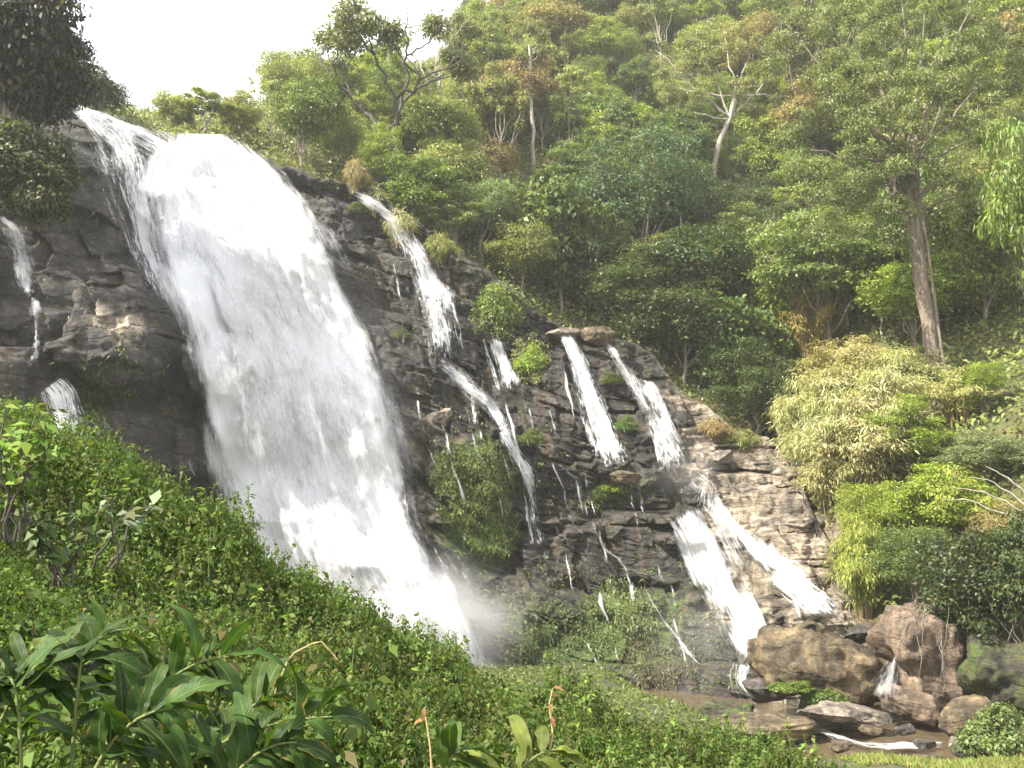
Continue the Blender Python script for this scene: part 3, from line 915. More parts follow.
W = 'waterfall'
ribbon(W, [(72, 104, 14), (95, 118, 30), (115, 138, 46), (128, 165, 42), (135, 200, 34), (142, 235, 26), (152, 270, 22), (165, 300, 20)], 'broken cascade spilling over the left shoulder of the big waterfall', W, M_THIN, across=30, lift=0.3, core=1.25, gap=0.25, seed=4, fat=1.9)
ribbon(W, [(85, 108, 12), (120, 122, 24), (160, 142, 30), (180, 165, 40)], 'shallow white water sliding over the lip beside the big waterfall', W, M_CASCADE, across=26, lift=0.35, core=0.95, gap=0.3, seed=5, fat=1.7)
ribbon(W, [(-6, 214, 8), (10, 230, 12), (20, 255, 14), (26, 282, 20), (36, 294, 26)], 'thin cascade at the top of the dark rock on the far left', W, M_THIN, lift=0.4, core=1.15, gap=0.2, seed=6, fat=1.5)
ribbon(W, [(34, 294, 8), (37, 320, 6), (36, 350, 6), (30, 370, 14)], 'hair thin trickle halfway down the far left rock', 'trickle', M_THIN, lift=0.25, core=0.75, gap=0.2, seed=7, across=8)
ribbon(W, [(46, 385, 24), (55, 395, 32), (60, 415, 34), (64, 435, 38), (70, 452, 46)], 'short veil of water ending above the leaves on the far left', W, M_THIN, lift=0.5, core=1.1, gap=0.3, seed=8, fat=1.4)
ribbon(W, [(352, 192, 8), (375, 203, 10), (392, 216, 12), (405, 235, 16), (418, 258, 20), (430, 290, 24), (438, 325, 27), (444, 362, 34)], 'narrow veil waterfall just right of the big one', W, M_THIN, lift=0.5, core=1.15, gap=0.12, seed=9, nsm=30)
ribbon(W, [(436, 358, 14), (452, 370, 14), (470, 388, 14), (488, 402, 12), (500, 420, 12), (508, 440, 12), (518, 458, 12), (528, 472, 14), (532, 500, 10), (538, 530, 12), (548, 560, 16)], 'stepped rivulet zigzagging down the ledges below the narrow veil waterfall', 'rivulet', M_THIN, lift=0.45, core=1.15, gap=0.2, seed=10, across=10)
ribbon(W, [(470, 388, 6), (474, 405, 8), (475, 424, 10)], 'tiny side spill dropping off the ledge beside the stepped rivulet', 'trickle', M_THIN, lift=0.3, core=0.8, gap=0.2, seed=11, across=8)
ribbon(W, [(393, 262, 3), (398, 285, 4), (402, 315, 4), (404, 345, 5)], 'faint thread of water between the big waterfall and the narrow veil', 'trickle', M_THIN, lift=0.25, core=0.7, gap=0.2, seed=12, across=6)
ribbon(W, [(482, 336, 5), (487, 352, 7), (494, 372, 10), (500, 392, 12)], 'left one of two short twin trickles under the ledge shrub', 'trickle', M_THIN, lift=0.3, core=0.85, gap=0.2, seed=13, across=8)
ribbon(W, [(495, 336, 6), (500, 352, 8), (506, 372, 10), (512, 392, 14)], 'right one of two short twin trickles under the ledge shrub', 'trickle', M_THIN, lift=0.3, core=0.9, gap=0.2, seed=14, across=8)
ribbon(W, [(529, 405, 5), (532, 425, 5), (535, 440, 8), (545, 452, 9), (553, 462, 8)], 'small trickle on the mid ledges right of the stepped rivulet', 'trickle', M_THIN, lift=0.3, core=0.85, gap=0.2, seed=15, across=8)
ribbon(W, [(562, 330, 12), (570, 345, 17), (578, 365, 22), (585, 385, 25), (592, 405, 28), (599, 425, 30), (606, 445, 33), (613, 467, 36)], 'bright slender sunlit waterfall in the middle of the cliff', W, M_CASCADE, lift=0.4, bulge=0.7, core=1.6, gap=0.15, seed=16, across=20, edge=0.05)
ribbon(W, [(600, 333, 5), (610, 346, 7), (620, 360, 9), (630, 376, 10), (640, 395, 11), (652, 415, 14), (664, 432, 20), (674, 452, 28), (682, 476, 36)], 'long diagonal waterfall right of the bright slender one', W, M_THIN, lift=0.3, core=0.82, gap=0.3, seed=17)
ribbon(W, [(643, 378, 5), (652, 388, 8), (660, 402, 10), (668, 420, 12), (678, 440, 14)], 'short spur of water joining the long diagonal waterfall', 'trickle', M_THIN, lift=0.35, core=0.85, gap=0.2, seed=18, across=10)
ribbon(W, [(688, 507, 48), (698, 525, 50), (708, 545, 52), (718, 565, 56), (729, 588, 58), (740, 610, 60), (749, 632, 58), (752, 652, 48), (746, 668, 34)], 'wide fanned waterfall at the lower right above the stream', W, M_FAN, lift=0.45, bulge=0.5, core=0.78, gap=0.35, seed=19, across=44, edge=0.0)
ribbon(W, [(743, 662, 26), (738, 678, 18), (742, 688, 22), (752, 697, 30), (758, 704, 40)], 'foaming foot of the fanned waterfall beside the big boulder', W, M_CASCADE, lift=0.5, core=1.1, gap=0.2, seed=20, across=14)
ribbon(W, [(711, 490, 5), (715, 500, 8), (722, 510, 9), (735, 526, 12), (748, 540, 16), (762, 553, 24), (780, 566, 30), (800, 580, 36), (818, 592, 40), (836, 606, 34), (845, 618, 18)], 'winding white cascade between the fanned waterfall and the pale slabs', W, M_CASCADE, lift=0.45, core=0.84, gap=0.5, seed=21, across=26, edge=0.0)
ribbon(W, [(768, 543, 6), (774, 553, 10), (782, 566, 14)], 'short spout feeding the winding cascade from the pale slabs', 'trickle', M_CASCADE, lift=0.5, core=0.95, gap=0.2, seed=22, across=8)
ribbon(W, [(789, 588, 6), (795, 602, 7), (801, 620, 8)], 'thin spill falling off the winding cascade toward the boulder', 'trickle', M_CASCADE, lift=0.4, core=0.95, gap=0.2, seed=23, across=8)
ribbon(W, [(690, 480, 20), (700, 490, 30), (694, 502, 46)], 'white sheet gathering on the ledge above the fanned waterfall', 'cascade', M_THIN, lift=0.4, core=0.8, gap=0.3, seed=24, across=14)
for k, (rows, lab) in enumerate([
    ([(552, 460, 5), (556, 472, 4), (563, 486, 6), (568, 505, 7), (570, 522, 6), (582, 530, 5), (588, 552, 6)], 'rivulet running on below the mid ledge trickle'),
    ([(556, 462, 5), (568, 472, 5), (577, 480, 7), (580, 500, 8), (584, 518, 7)], 'pale trickle left of the foot of the bright slender waterfall'),
    ([(584, 500, 4), (588, 515, 5), (597, 532, 6), (606, 552, 7), (622, 560, 5), (630, 580, 6), (636, 610, 6)], 'slanting thread of water over the overhung slab'),
    ([(640, 575, 3), (646, 590, 4), (652, 602, 4), (662, 618, 5), (676, 636, 5), (690, 654, 5), (702, 668, 5)], 'straight diagonal thread left of the fanned waterfall'),
    ([(586, 640, 5), (596, 660, 7), (602, 672, 8), (612, 686, 9)], 'small spill low on the cliff just above the leafy bank'),
    ([(402, 470, 5), (404, 488, 7), (408, 515, 7), (412, 545, 9), (418, 570, 10)], 'thin white thread along the right edge of the big waterfall'),
    ([(528, 466, 6), (523, 480, 6), (525, 500, 7), (528, 520, 7), (534, 545, 6)], 'faint spill left of the lower stepped rivulet'),
]):
    ribbon(W, rows, lab, 'trickle', M_THIN, lift=0.3, core=0.8, gap=0.2, seed=30 + k, across=8)
tg_ = np.random.default_rng(99)
spots = [(452, 300, 2), (462, 395, 4), (418, 398, 3), (440, 405, 4), (548, 405, 4), (500, 440, 4), (520, 500, 3), (548, 500, 4), (640, 490, 4), (625, 455, 3), (600, 590, 3), (672, 600, 3), (700, 440, 2), (505, 400, 5), (480, 428, 4), (660, 545, 3), (560, 350, 4), (585, 470, 4)]
for k, (a_, b_, nseg_) in enumerate(spots):
    rws = []
    x_, y_ = float(a_), float(b_)
    rws.append((x_, y_, 2.5))
    for q in range(nseg_):
        h_ = tg_.uniform(12, 24)
        for _ in range(3):                                         # a drop down the riser
            x_ += tg_.uniform(0, 1.6); y_ += h_ / 3; rws.append((x_, y_, tg_.uniform(3.0, 5.5)))
        x_ += tg_.uniform(2, 6); y_ += tg_.uniform(4, 7)   # a run along the ledge
        rws.append((x_, y_, tg_.uniform(2.5, 4.0)))
    ribbon('trickle', rws, 'hair thin trickle stepping down the dark ledges of the middle cliff', 'trickle', M_THIN, lift=0.12, core=0.80, gap=0.45, seed=100 + k, across=8, group='hair thin trickles on the ledges')
#MARK_BOULDERS


# ------------------------------------------------------------------ boulders
def rock_mesh(name, size, mat, seed, cuts=14, rough=0.06, flat=0.0, sub=5, lay=0.0):
    import bmesh
    bm = bmesh.new()
    bmesh.ops.create_icosphere(bm, subdivisions=sub, radius=1.0)
    V = np.array([v.co[:] for v in bm.verts])
    F = np.array([[v.index for v in f.verts] for f in bm.faces])
    bm.free()
    r = np.random.default_rng(seed)
    for k in range(cuts):
        d = r.normal(size=3); d /= np.linalg.norm(d)
        if k == 0: d = np.array([0.1, -0.2, 1.0]); d /= np.linalg.norm(d)
        c = r.uniform(0.55, 0.88)
        e = V @ d - c
        V = V - np.maximum(e, 0)[:, None] * d * 0.93
    nrm = V / (np.linalg.norm(V, axis=1)[:, None] + 1e-9)
    V = V + nrm * (0.10 * fbm(V[:, 0] * 1.7, V[:, 1] * 1.7, V[:, 2] * 1.7, seed, 3))[:, None]
    V = V * np.array(size) / 2
    if lay:
        q = (V[:, 2] + 0.15 * V[:, 0]) / lay + fbm(V[:, 0] * 0.3, V[:, 1] * 0.3, 0, seed + 3, 2)
        f = q - np.floor(q)
        V = V * np.stack([1 + 0.07 * (f - sstep(0.8, 1, f)), 1 + 0.07 * (f - sstep(0.8, 1, f)), np.ones(len(f))], 1)
    V = V + nrm * (rough * fbm(V[:, 0] * 1.1, V[:, 1] * 1.1, V[:, 2] * 1.1, seed + 9, 5, 0.6))[:, None] * min(size)
    V[:, 2] -= V[:, 2].min()
    return mesh_np(name, V, F, mat)


def boulder(px, py, Yd, wpx, hpx, mat, seed, label, rot=0.0, tilt=0.0, depth=0.8, cuts=14, lay=0.0, name='boulder', z=None, group=None, sub=5, sink=0.12, cat='boulder', rough=0.06):
    """px, py is the middle of its foot"""
    p = at(px, py, Yd)
    w = wpx * Yd / FPX; h = hpx * Yd / FPX
    o = link(name, rock_mesh(name, (w, w * depth, h * (1 + sink)), mat, seed, cuts, lay=lay, sub=sub, rough=rough), None, (p[0], p[1], p[2] - h * sink))
    o.rotation_euler = (0, R(tilt), R(rot))
    tag(o, label, cat, group)
    return o


boulder(818, 697, 58, 142, 76, M_BOULDER, 3, 'largest brown boulder with a mossy sloping top beside the fanned waterfall', rot=8, tilt=3, depth=0.7, lay=1.3, cuts=10)
boulder(772, 700, 56.5, 60, 26, M_DARKROCK, 8, 'low dark ledge rock under the left end of the largest boulder', depth=0.7, lay=0.6)
boulder(932, 706, 57, 112, 104, M_ORANGE, 12, 'tall orange tan boulder under the bushes of the right bank', rot=20, depth=0.8, cuts=11)
boulder(912, 716, 55, 70, 34, M_ORANGE, 17, 'sloping brown rock at the foot of the orange boulder', rot=-20, tilt=14, depth=0.7, cuts=10)
boulder(842, 726, 53, 96, 24, M_PALEROCK, 21, 'flat grey brown slab lying in the stream below the largest boulder', rot=10, tilt=10, depth=0.7, cuts=10, lay=0.5)
boulder(872, 733, 50.5, 26, 10, M_BOULDER, 25, 'small brown rock splitting the white rapids', tilt=6, depth=0.8)
boulder(728, 722, 57, 62, 24, M_MOSSROCK, 29, 'flat mossy dark rock at the foot of the fanned waterfall', depth=0.8, cuts=12)
boulder(968, 730, 51, 62, 36, M_BOULDER, 33, 'reddish brown rock right of the still pool', tilt=-8, depth=0.8)
boulder(990, 752, 47, 66, 26, M_MOSSROCK, 37, 'mossy brown rock beside the yellow grass', tilt=-10, depth=0.8)
boulder(1002, 715, 54, 90, 80, M_MOSSROCK, 39, 'shaded dark rock deep under the right bank', depth=0.9)  # darker rock material stands in for the shade of the hollow
boulder(765, 738, 52, 150, 20, M_BOULDER, 41, 'long low brown rock shelf above the near leaves', tilt=2, depth=0.5, cuts=10, lay=0.5)
boulder(862, 643, 61, 46, 20, M_DARKROCK, 45, 'grey flat stone wedged behind the largest boulder', depth=0.8)
boulder(812, 640, 61.5, 44, 22, M_BOULDER, 49, 'dark brown stone perched behind the largest boulder', tilt=-14, depth=0.8)
boulder(856, 602, 65, 22, 26, M_PALEROCK, 53, 'pale upright stone beside the foot of the winding cascade', depth=0.9)
boulder(872, 640, 61, 32, 24, M_BOULDER, 57, 'brown stone between the winding cascade and the orange boulder', depth=0.9)
boulder(816, 527, 75.0, 36, 15, M_PALEROCK, 61, 'pale rounded stone lying on the slabs beside the golden bamboo', depth=0.8)
boulder(775, 533, 74.8, 62, 18, M_PALEROCK, 65, 'long pale block on the tan slabs right of the winding cascade', depth=0.6, tilt=-3, lay=0.5)
boulder(800, 490, 79, 70, 26, M_PALEROCK, 69, 'broad tan block at the top of the pale slabs', depth=0.7, tilt=-9, lay=0.6)
boulder(722, 462, 81, 30, 16, M_PALEROCK, 73, 'small white stone near the foot of the long diagonal waterfall', depth=0.9)
boulder(705, 470, 80, 22, 12, M_PALEROCK, 77, 'smaller white stone beside the foot of the long diagonal waterfall', depth=0.9)
boulder(625, 482, 77.5, 36, 14, M_BOULDER, 81, 'brown rock lip at the foot of the bright slender waterfall', depth=0.8)
boulder(440, 428, 79, 46, 18, M_PALEROCK, 85, 'pale tilted slab on the dark ledges below the narrow veil waterfall', tilt=-22, depth=0.5, cuts=10)
boulder(565, 340, 88, 40, 14, M_PALEROCK, 87, 'pale rock at the lip of the bright slender waterfall', depth=0.8)
boulder(598, 345, 88.5, 40, 22, M_BOULDER, 91, 'brown knob of rock beside the lip of the bright slender waterfall', depth=0.8)
boulder(842, 752, 46.5, 26, 12, M_BOULDER, 93, 'small stone at the near edge of the white rapids', depth=0.9)
boulder(925, 748, 48, 22, 11, M_DARKROCK, 95, 'small dark stone at the right end of the white rapids', depth=0.9)
boulder(905, 735, 51, 20, 12, M_DARKROCK, 97, 'small wet stone below the little spill', depth=0.9)
boulder(955, 745, 48, 14, 10, M_PALEROCK, 99, 'small pale stone beside the reddish brown rock', depth=0.9)


def flat_water(px_, py_):
    dx, dz = rays(px_, py_)
    return np.clip((WATER_Z + 0.28) / dz, 40, 75)


ribbon('waterfall', [(896, 655, 6), (893, 668, 12), (889, 684, 18), (886, 704, 24)], 'little spill dropping between the largest boulder and the orange boulder', 'waterfall', M_CASCADE, lift=0.0, core=0.95, gap=0.25, seed=41, across=12, surf=lambda a, b: 54.9 - (b - 655) * 0.012)
ribbon('rapids', [(796, 722, 6), (815, 727, 9), (836, 736, 10), (858, 743, 12), (885, 747, 12), (912, 746, 10), (944, 744, 6)], 'white rapids running across the stream in front of the pool', 'rapids', M_CASCADE, lift=0.0, core=1.15, gap=0.5, seed=42, across=10, surf=flat_water, bulge=0)

# ------------------------------------------------------------------ leaves and trees
def norm(a):
    return a / (np.linalg.norm(a, axis=-1, keepdims=True) + 1e-9)


def leaf_arrays(P, Nn, T, L, Wd, rnd, fold=0.12, bend=0.15):
    """kite leaves: base, two sides, tip"""
    Nn = norm(Nn); T = norm(T - (T * Nn).sum(-1, keepdims=True) * Nn)
    S = np.cross(Nn, T)
    L = L[:, None]; Wd = Wd[:, None]
    mid = P + T * L * 0.42
    v = np.stack([P, mid + S * Wd / 2 + Nn * Wd * fold, P + T * L - Nn * L * bend, mid - S * Wd / 2 + Nn * Wd * fold], 1)
    return v, np.repeat(rnd[:, None], 4, 1)


def leaves_mesh(name, chunks, mat):
    V = np.concatenate([c[0].reshape(-1, 3) for c in chunks])
    A = np.concatenate([c[1].ravel() for c in chunks])
    F = np.arange(len(V)).reshape(-1, 4)
    return mesh_np(name, V, F, mat, smooth=False, attrs={'rnd': A})


def cloud(blobs, n, size, aspect, g, droop=0.4, upness=0.5, inner=0.35, clump=0.25, lump=0.25):
    """leaves on and just inside a set of ellipsoids"""
    B = np.asarray(blobs, float)
    wgt = (B[:, 3] * B[:, 4] + B[:, 3] * B[:, 5]) ; wgt = wgt / wgt.sum()
    idx = g.choice(len(B), n, p=wgt)
    d = norm(g.normal(size=(n, 3)))
    d[:, 2] = np.where((d[:, 2] < -0.3) & (g.random(n) < 0.6), -d[:, 2], d[:, 2])
    c, rad = B[idx, :3], B[idx, 3:6]
    rr = 1 - inner * g.random(n) ** 1.5
    rr *= 1 + lump * vnoise(d[:, 0] * 2.2 + idx * 3.1, d[:, 1] * 2.2, d[:, 2] * 2.2, 5) + 0.12 * g.normal(size=n)
    P = c + d * rad * rr[:, None]
    Nn = d * 0.7 + np.array([0, 0, upness]) + g.normal(size=(n, 3)) * 0.55
    T = d * 0.5 + g.normal(size=(n, 3)) * 0.7 + np.array([0, 0, -droop])
    L = size * g.uniform(0.6, 1.35, n)
    rb = g.random(len(B))
    rnd = np.clip(g.random(n) * (1 - clump) + rb[idx] * clump, 0, 1)
    return leaf_arrays(P, Nn, T, L, L * aspect, rnd)


def tube(path, radii, sides=7):
    P = np.asarray(path, float); Rd = np.asarray(radii, float)
    T = norm(np.gradient(P, axis=0))
    ref = np.array([0.3, 1.0, 0.1])
    A = norm(np.cross(T, ref)); Bv = np.cross(T, A)
    an = np.linspace(0, 2 * np.pi, sides, endpoint=False)
    V = P[:, None] + Rd[:, None, None] * (np.cos(an)[None, :, None] * A[:, None] + np.sin(an)[None, :, None] * Bv[:, None])
    F = []
    for i in range(len(P) - 1):
        for j in range(sides):
            k = (j + 1) % sides
            F.append((i * sides + j, i * sides + k, (i + 1) * sides + k, (i + 1) * sides + j))
    return V.reshape(-1, 3), np.array(F)


def tubes_mesh(name, tubes_, mat):
    Vs, Fs, o_ = [], [], 0
    for V, F in tubes_:
        Vs.append(V); Fs.append(F + o_); o_ += len(V)
    return mesh_np(name, np.concatenate(Vs), np.concatenate(Fs), mat)


def curve(a, b, sag=0.0, wob=0.0, n=8, g=rng):
    a, b = np.asarray(a, float), np.asarray(b, float)
    t = np.linspace(0, 1, n)[:, None]
    p = a + (b - a) * t
    p[:, 2] += sag * np.sin(np.pi * t[:, 0])
    if wob:
        k = np.zeros((n, 3)); k[1:-1] = g.normal(size=(n - 2, 3)) * wob
        p += k
    return p


KINDS = {}


def kind_tree(key, H=10.0, W=8.0, h0=0.35, nb=18, br=0.22, n=6000, size=0.42, aspect=0.5, seed=0, bark=None, mat=None, droop=0.4, inner=0.35, lean=0.0, tr=0.16, limbs=7, flat=0.8, twigs=0):
    g = np.random.default_rng(seed)
    z0, z1 = H * h0, H
    blobs = []
    tries = 0
    while len(blobs) < nb * 2 and tries < 6000:
        tries += 1
        d = g.normal(size=3); d /= np.linalg.norm(d)
        env = 1 + 0.35 * float(vnoise(d[0] * 1.4, d[1] * 1.4, d[2] * 1.4, seed))          # an uneven outline
        d *= g.random() ** 0.4 * env
        c = np.array([d[0] * W / 2 * 0.82, d[1] * W / 2 * 0.82, (z0 + z1) / 2 + d[2] * (z1 - z0) / 2 * 0.82])
        r = W * br * 0.72 * g.uniform(0.45, 1.3)
        if all(np.linalg.norm(c - np.array(b[:3])) > 0.5 * (r + b[3]) for b in blobs):
            blobs.append((*c, r, r, r * flat * g.uniform(0.7, 1.1)))
    chunks = [cloud(blobs, int(n * 0.9), size, aspect, g, droop, inner=inner, lump=0.4)]
    chunks.append(cloud([(b[0], b[1], b[2], b[3] * 1.5, b[4] * 1.5, b[5] * 1.45) for b in blobs], int(n * 0.22), size, aspect, g, droop, inner=0.5, lump=0.5))
    crown = leaves_mesh('crown', chunks, mat or M_LEAF)
    top = np.array([lean * H, 0, H * (h0 + (1 - h0) * 0.72)])
    tp_ = curve((0, 0, -0.6), top, wob=0.05 * H * 0.2, n=9, g=g)
    tb = [tube(tp_, np.linspace(tr, tr * 0.3, 9), 8)]
    order = np.argsort([b[2] for b in blobs])
    for k in order[::max(1, len(blobs) // max(limbs, 1))]:
        c = np.array(blobs[k][:3])
        f = np.clip((c[2] - 0.2 * H) / H * 0.75, 0.25, 0.9)
        st = tp_[int(f * 8)]
        tb.append(tube(curve(st, c + (c - st) * 0.25, sag=-0.04 * H, wob=0.03 * H * 0.4, n=7, g=g), np.linspace(tr * 0.45, tr * 0.1, 7), 5))
    for _ in range(twigs):
        c = np.array(blobs[g.integers(len(blobs))][:3]); e = c + g.normal(size=3) * W * 0.16 + np.array([0, 0, W * 0.05])
        tb.append(tube(curve(c, e, wob=0.02 * H, n=5, g=g), np.linspace(tr * 0.2, tr * 0.06, 5), 4))
    trunk = tubes_mesh('trunk', tb, bark or M_BARK)
    KINDS[key] = (W, H, [('trunk', trunk, False), ('crown', crown, True)])


def kind_bush(key, H=3.0, W=4.0, nb=14, n=4500, size=0.3, aspect=0.5, seed=0, mat=None, droop=0.4, stems=5, inner=0.4, br=0.24):
    g = np.random.default_rng(seed)
    blobs = []
    for _ in range(nb):
        a = g.uniform(0, 2 * np.pi); q = g.random() ** 0.5
        x, y = math.cos(a) * q * W * 0.34, math.sin(a) * q * W * 0.34
        top = H * (1 - 0.55 * q * q)
        r = W * br * g.uniform(0.6, 1.15)
        z = max(r * 0.5, g.uniform(0.25, 1.0) * top - r * 0.6)
        blobs.append((x, y, z, r, r, r * 0.8))
    crown = leaves_mesh('crown', [cloud(blobs, n, size, aspect, g, droop, inner=inner)], mat or M_LEAF)
    tb = []
    for k in range(stems):
        b_ = blobs[k]
        tb.append(tube(curve((b_[0] * 0.15, b_[1] * 0.15, -0.3), (b_[0], b_[1], b_[2]), wob=0.05, n=6, g=g), np.linspace(0.07, 0.02, 6) * W / 4, 5))
    KINDS[key] = (W, H, [('stem', tubes_mesh('stem', tb, M_BARK), False), ('crown', crown, True)])


def kind_bamboo(key, H=5.0, W=5.0, stems=60, per=230, size=0.28, aspect=0.16, seed=0, mat=None, spread=1.0, stem_mat=None):
    """many thin arching canes with narrow hanging leaves"""
    g = np.random.default_rng(seed)
    tb, ch = [], []
    for k in range(stems):
        a = g.uniform(0, 2 * np.pi); q = g.random() ** 0.6
        reach = q * W * 0.5 * spread; h = H * (1.0 - 0.45 * q * q) * g.uniform(0.7, 1.02)
        t = np.linspace(0, 1, 12)
        r_ = 0.12 * W * q + reach * 0.85 * t ** 1.8
        zz = h * np.sin(t * np.pi * (0.5 + 0.16 * q)) / math.sin(np.pi * 0.5)
        p = np.stack([np.cos(a) * r_, np.sin(a) * r_, zz - 0.2], 1) + g.normal(size=(12, 3)) * 0.03 * t[:, None]
        tb.append(tube(p, np.linspace(0.03, 0.008, 12), 4))
        m_ = per
        s = 0.22 + 0.78 * g.random(m_)
        base = np.stack([np.interp(s, t, p[:, i]) for i in range(3)], 1)
        off = norm(g.normal(size=(m_, 3))) * (0.12 + 0.75 * g.random((m_, 1)) ** 1.3) * (W / 7)
        off[:, 2] *= 0.7
        out_ = np.array([np.cos(a), np.sin(a), 0])
        T = out_ * 0.5 + norm(off) * 0.6 + np.array([0, 0, -0.7]) + g.normal(size=(m_, 3)) * 0.35
        Nn = np.array([0, 0, 1.0]) + out_ * 0.5 + g.normal(size=(m_, 3)) * 0.5
        L = size * g.uniform(0.6, 1.4, m_)
        rb = g.random()
        ch.append(leaf_arrays(base + off, Nn, T, L, L * aspect * g.uniform(0.8, 1.4, m_), np.clip(0.75 * g.random(m_) + 0.25 * rb, 0, 1), bend=0.3))
    KINDS[key] = (W, H, [('canes', tubes_mesh('canes', tb, stem_mat or M_DRY), False), ('crown', leaves_mesh('crown', ch, mat or M_LEAF), True)])


def kind_bare(key, H=9.0, W=6.0, seed=0, bark=None, depth=4, tr=0.16, n_leaf=0, first=0.35, leaf=0.4, lean=0.1):
    """a tree of forking limbs, with few or no leaves"""
    g = np.random.default_rng(seed)
    tb, ends = [], []
    def grow(p, d, ln, r, lv):
        e = p + d * ln
        c = curve(p, e, wob=ln * 0.05, n=6, g=g)
        tb.append(tube(c, np.linspace(r, r * 0.62, 6), 6 if lv < 2 else 4))
        if lv >= depth:
            ends.append(e); return
        for k in range(2 if lv else 3):
            nd = d + g.normal(size=3) * 0.55 + np.array([0, 0, 0.12]); nd[0] *= W / H * 1.3; nd /= np.linalg.norm(nd)
            grow(e, nd, ln * g.uniform(0.55, 0.85) if lv else H * 0.27, r * 0.6, lv + 1)
    grow(np.array([0, 0, -0.5]), np.array([lean, 0, 1.0]), H * first, tr, 0)
    parts = [('trunk', tubes_mesh('trunk', tb, bark or M_BARK_PALE), False)]
    if n_leaf:
        B = [(*e, 0.09 * W * g.uniform(0.7, 1.4), 0.09 * W, 0.06 * W) for e in ends if g.random() < 0.8]
        parts.append(('crown', leaves_mesh('crown', [cloud(B, n_leaf, leaf, 0.5, g, 0.4, inner=0.8)], M_LEAF), True))
    KINDS[key] = (W, H, parts)


def kind_drape(key, H=6.0, W=4.0, n=5000, size=0.3, seed=0, strands=30, mat=None):
    """creepers hanging down in curtains"""
    g = np.random.default_rng(seed)
    ch, tb = [], []
    for k in range(strands):
        x, y = g.uniform(-W / 2, W / 2), g.uniform(-W * 0.14, W * 0.14)
        top = H * g.uniform(0.7, 1.0) * (1 - 0.35 * (2 * x / W) ** 2); ln = top * g.uniform(0.5, 1.0)
        m_ = n // strands
        s = g.random(m_)
        base = np.stack([x + g.normal(size=m_) * 0.22, y - 0.5 * (1 - s) ** 2 + g.normal(size=m_) * 0.22, top - s * ln], 1)
        Nn = np.array([0, -0.8, 0.6]) + g.normal(size=(m_, 3)) * 0.5
        T = np.array([0, -0.2, -1.0]) + g.normal(size=(m_, 3)) * 0.5
        L = size * g.uniform(0.6, 1.4, m_)
        ch.append(leaf_arrays(base, Nn, T, L, L * 0.55, g.random(m_)))
        tb.append(tube(curve((x, y + 0.2, top), (x, y, top - ln), wob=0.06, n=6, g=g), np.full(6, 0.018), 4))
    KINDS[key] = (W, H, [('stem', tubes_mesh('stem', tb, M_BARK_DARK), False), ('crown', leaves_mesh('crown', ch, mat or M_LEAF), True)])


for k in range(4):
    kind_tree(f'broad{k}', seed=100 + k, nb=20 + 3 * k, n=13000, size=0.29, br=0.19 + 0.015 * (k % 2), h0=0.18 + 0.05 * k, limbs=9)
for k in range(3):
    kind_tree(f'airy{k}', seed=120 + k, nb=20, br=0.12, n=9500, size=0.26, h0=0.40, limbs=8, W=7.5, H=12, bark=M_BARK_PALE, inner=0.6, tr=0.15, twigs=6)
kind_tree('fine0', seed=131, nb=34, br=0.14, n=17000, size=0.21, aspect=0.45, h0=0.12, limbs=8)
kind_tree('fine1', seed=132, nb=30, br=0.15, n=17000, size=0.21, aspect=0.4, h0=0.25, limbs=10)
kind_tree('glossy', seed=133, nb=26, br=0.16, n=7000, size=0.42, aspect=0.55, h0=0.05, limbs=8, droop=1.0, H=10, W=8)
kind_tree('hanging', seed=134, nb=24, br=0.17, n=11000, size=0.32, aspect=0.3, h0=0.2, limbs=12, droop=1.6, bark=M_BARK_PALE)
kind_tree('layered', seed=135, nb=20, br=0.20, n=13000, size=0.24, aspect=0.5, h0=0.3, limbs=16, flat=0.35)
for k in range(3):
    kind_bush(f'bush{k}', seed=140 + k, n=5200, size=0.26)
kind_bamboo('bamboo0', seed=150); kind_bamboo('bamboo1', seed=151, stems=38, H=6, W=4.6)
kind_bamboo('grassy', seed=152, H=2.0, W=2.6, stems=40, per=60, size=0.38, aspect=0.08)
kind_bare('bare0', seed=160); kind_bare('bare1', seed=165, n_leaf=900, bark=M_BARK_PALE)
kind_bare('crooked', seed=171, H=10, W=9, bark=M_BARK_DARK, n_leaf=9500, tr=0.26, first=0.22, depth=4, lean=-0.15, leaf=0.2)
kind_drape('drape0', seed=180); kind_drape('drape1', seed=181, strands=22, W=3)

GREEN = (0.145, 0.205, 0.045); OLIVE = (0.19, 0.22, 0.06); LIME = (0.25, 0.315, 0.05); DARK = (0.055, 0.085, 0.024); GREY = (0.18, 0.225, 0.11)  # DARK is deepened to carry the shade of the dim forest pockets
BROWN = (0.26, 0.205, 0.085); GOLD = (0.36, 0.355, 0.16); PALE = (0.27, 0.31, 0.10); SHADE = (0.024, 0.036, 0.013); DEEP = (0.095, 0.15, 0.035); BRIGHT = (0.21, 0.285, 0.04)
LANDMARKS = []


def place(key, p, w, h, tint, name, label, cat, group=None, rot=None, swap=None):
    W, H, parts = KINDS[key]
    e = empty(name, tuple(float(v) for v in p))
    e.scale = (w / W, w / W, h / H)
    e.rotation_euler = (0, 0, rng.uniform(0, 6.28) if rot is None else rot)
    tag(e, label, cat, group)
    for pn, me, tinted in parts:
        o = link(pn, me, e)
        if tinted:
            j = 1 + 0.12 * (rng.random(3) - 0.5)
            o.color = (tint[0] * j[0], tint[1] * j[1], tint[2] * j[2], 1)
    return e


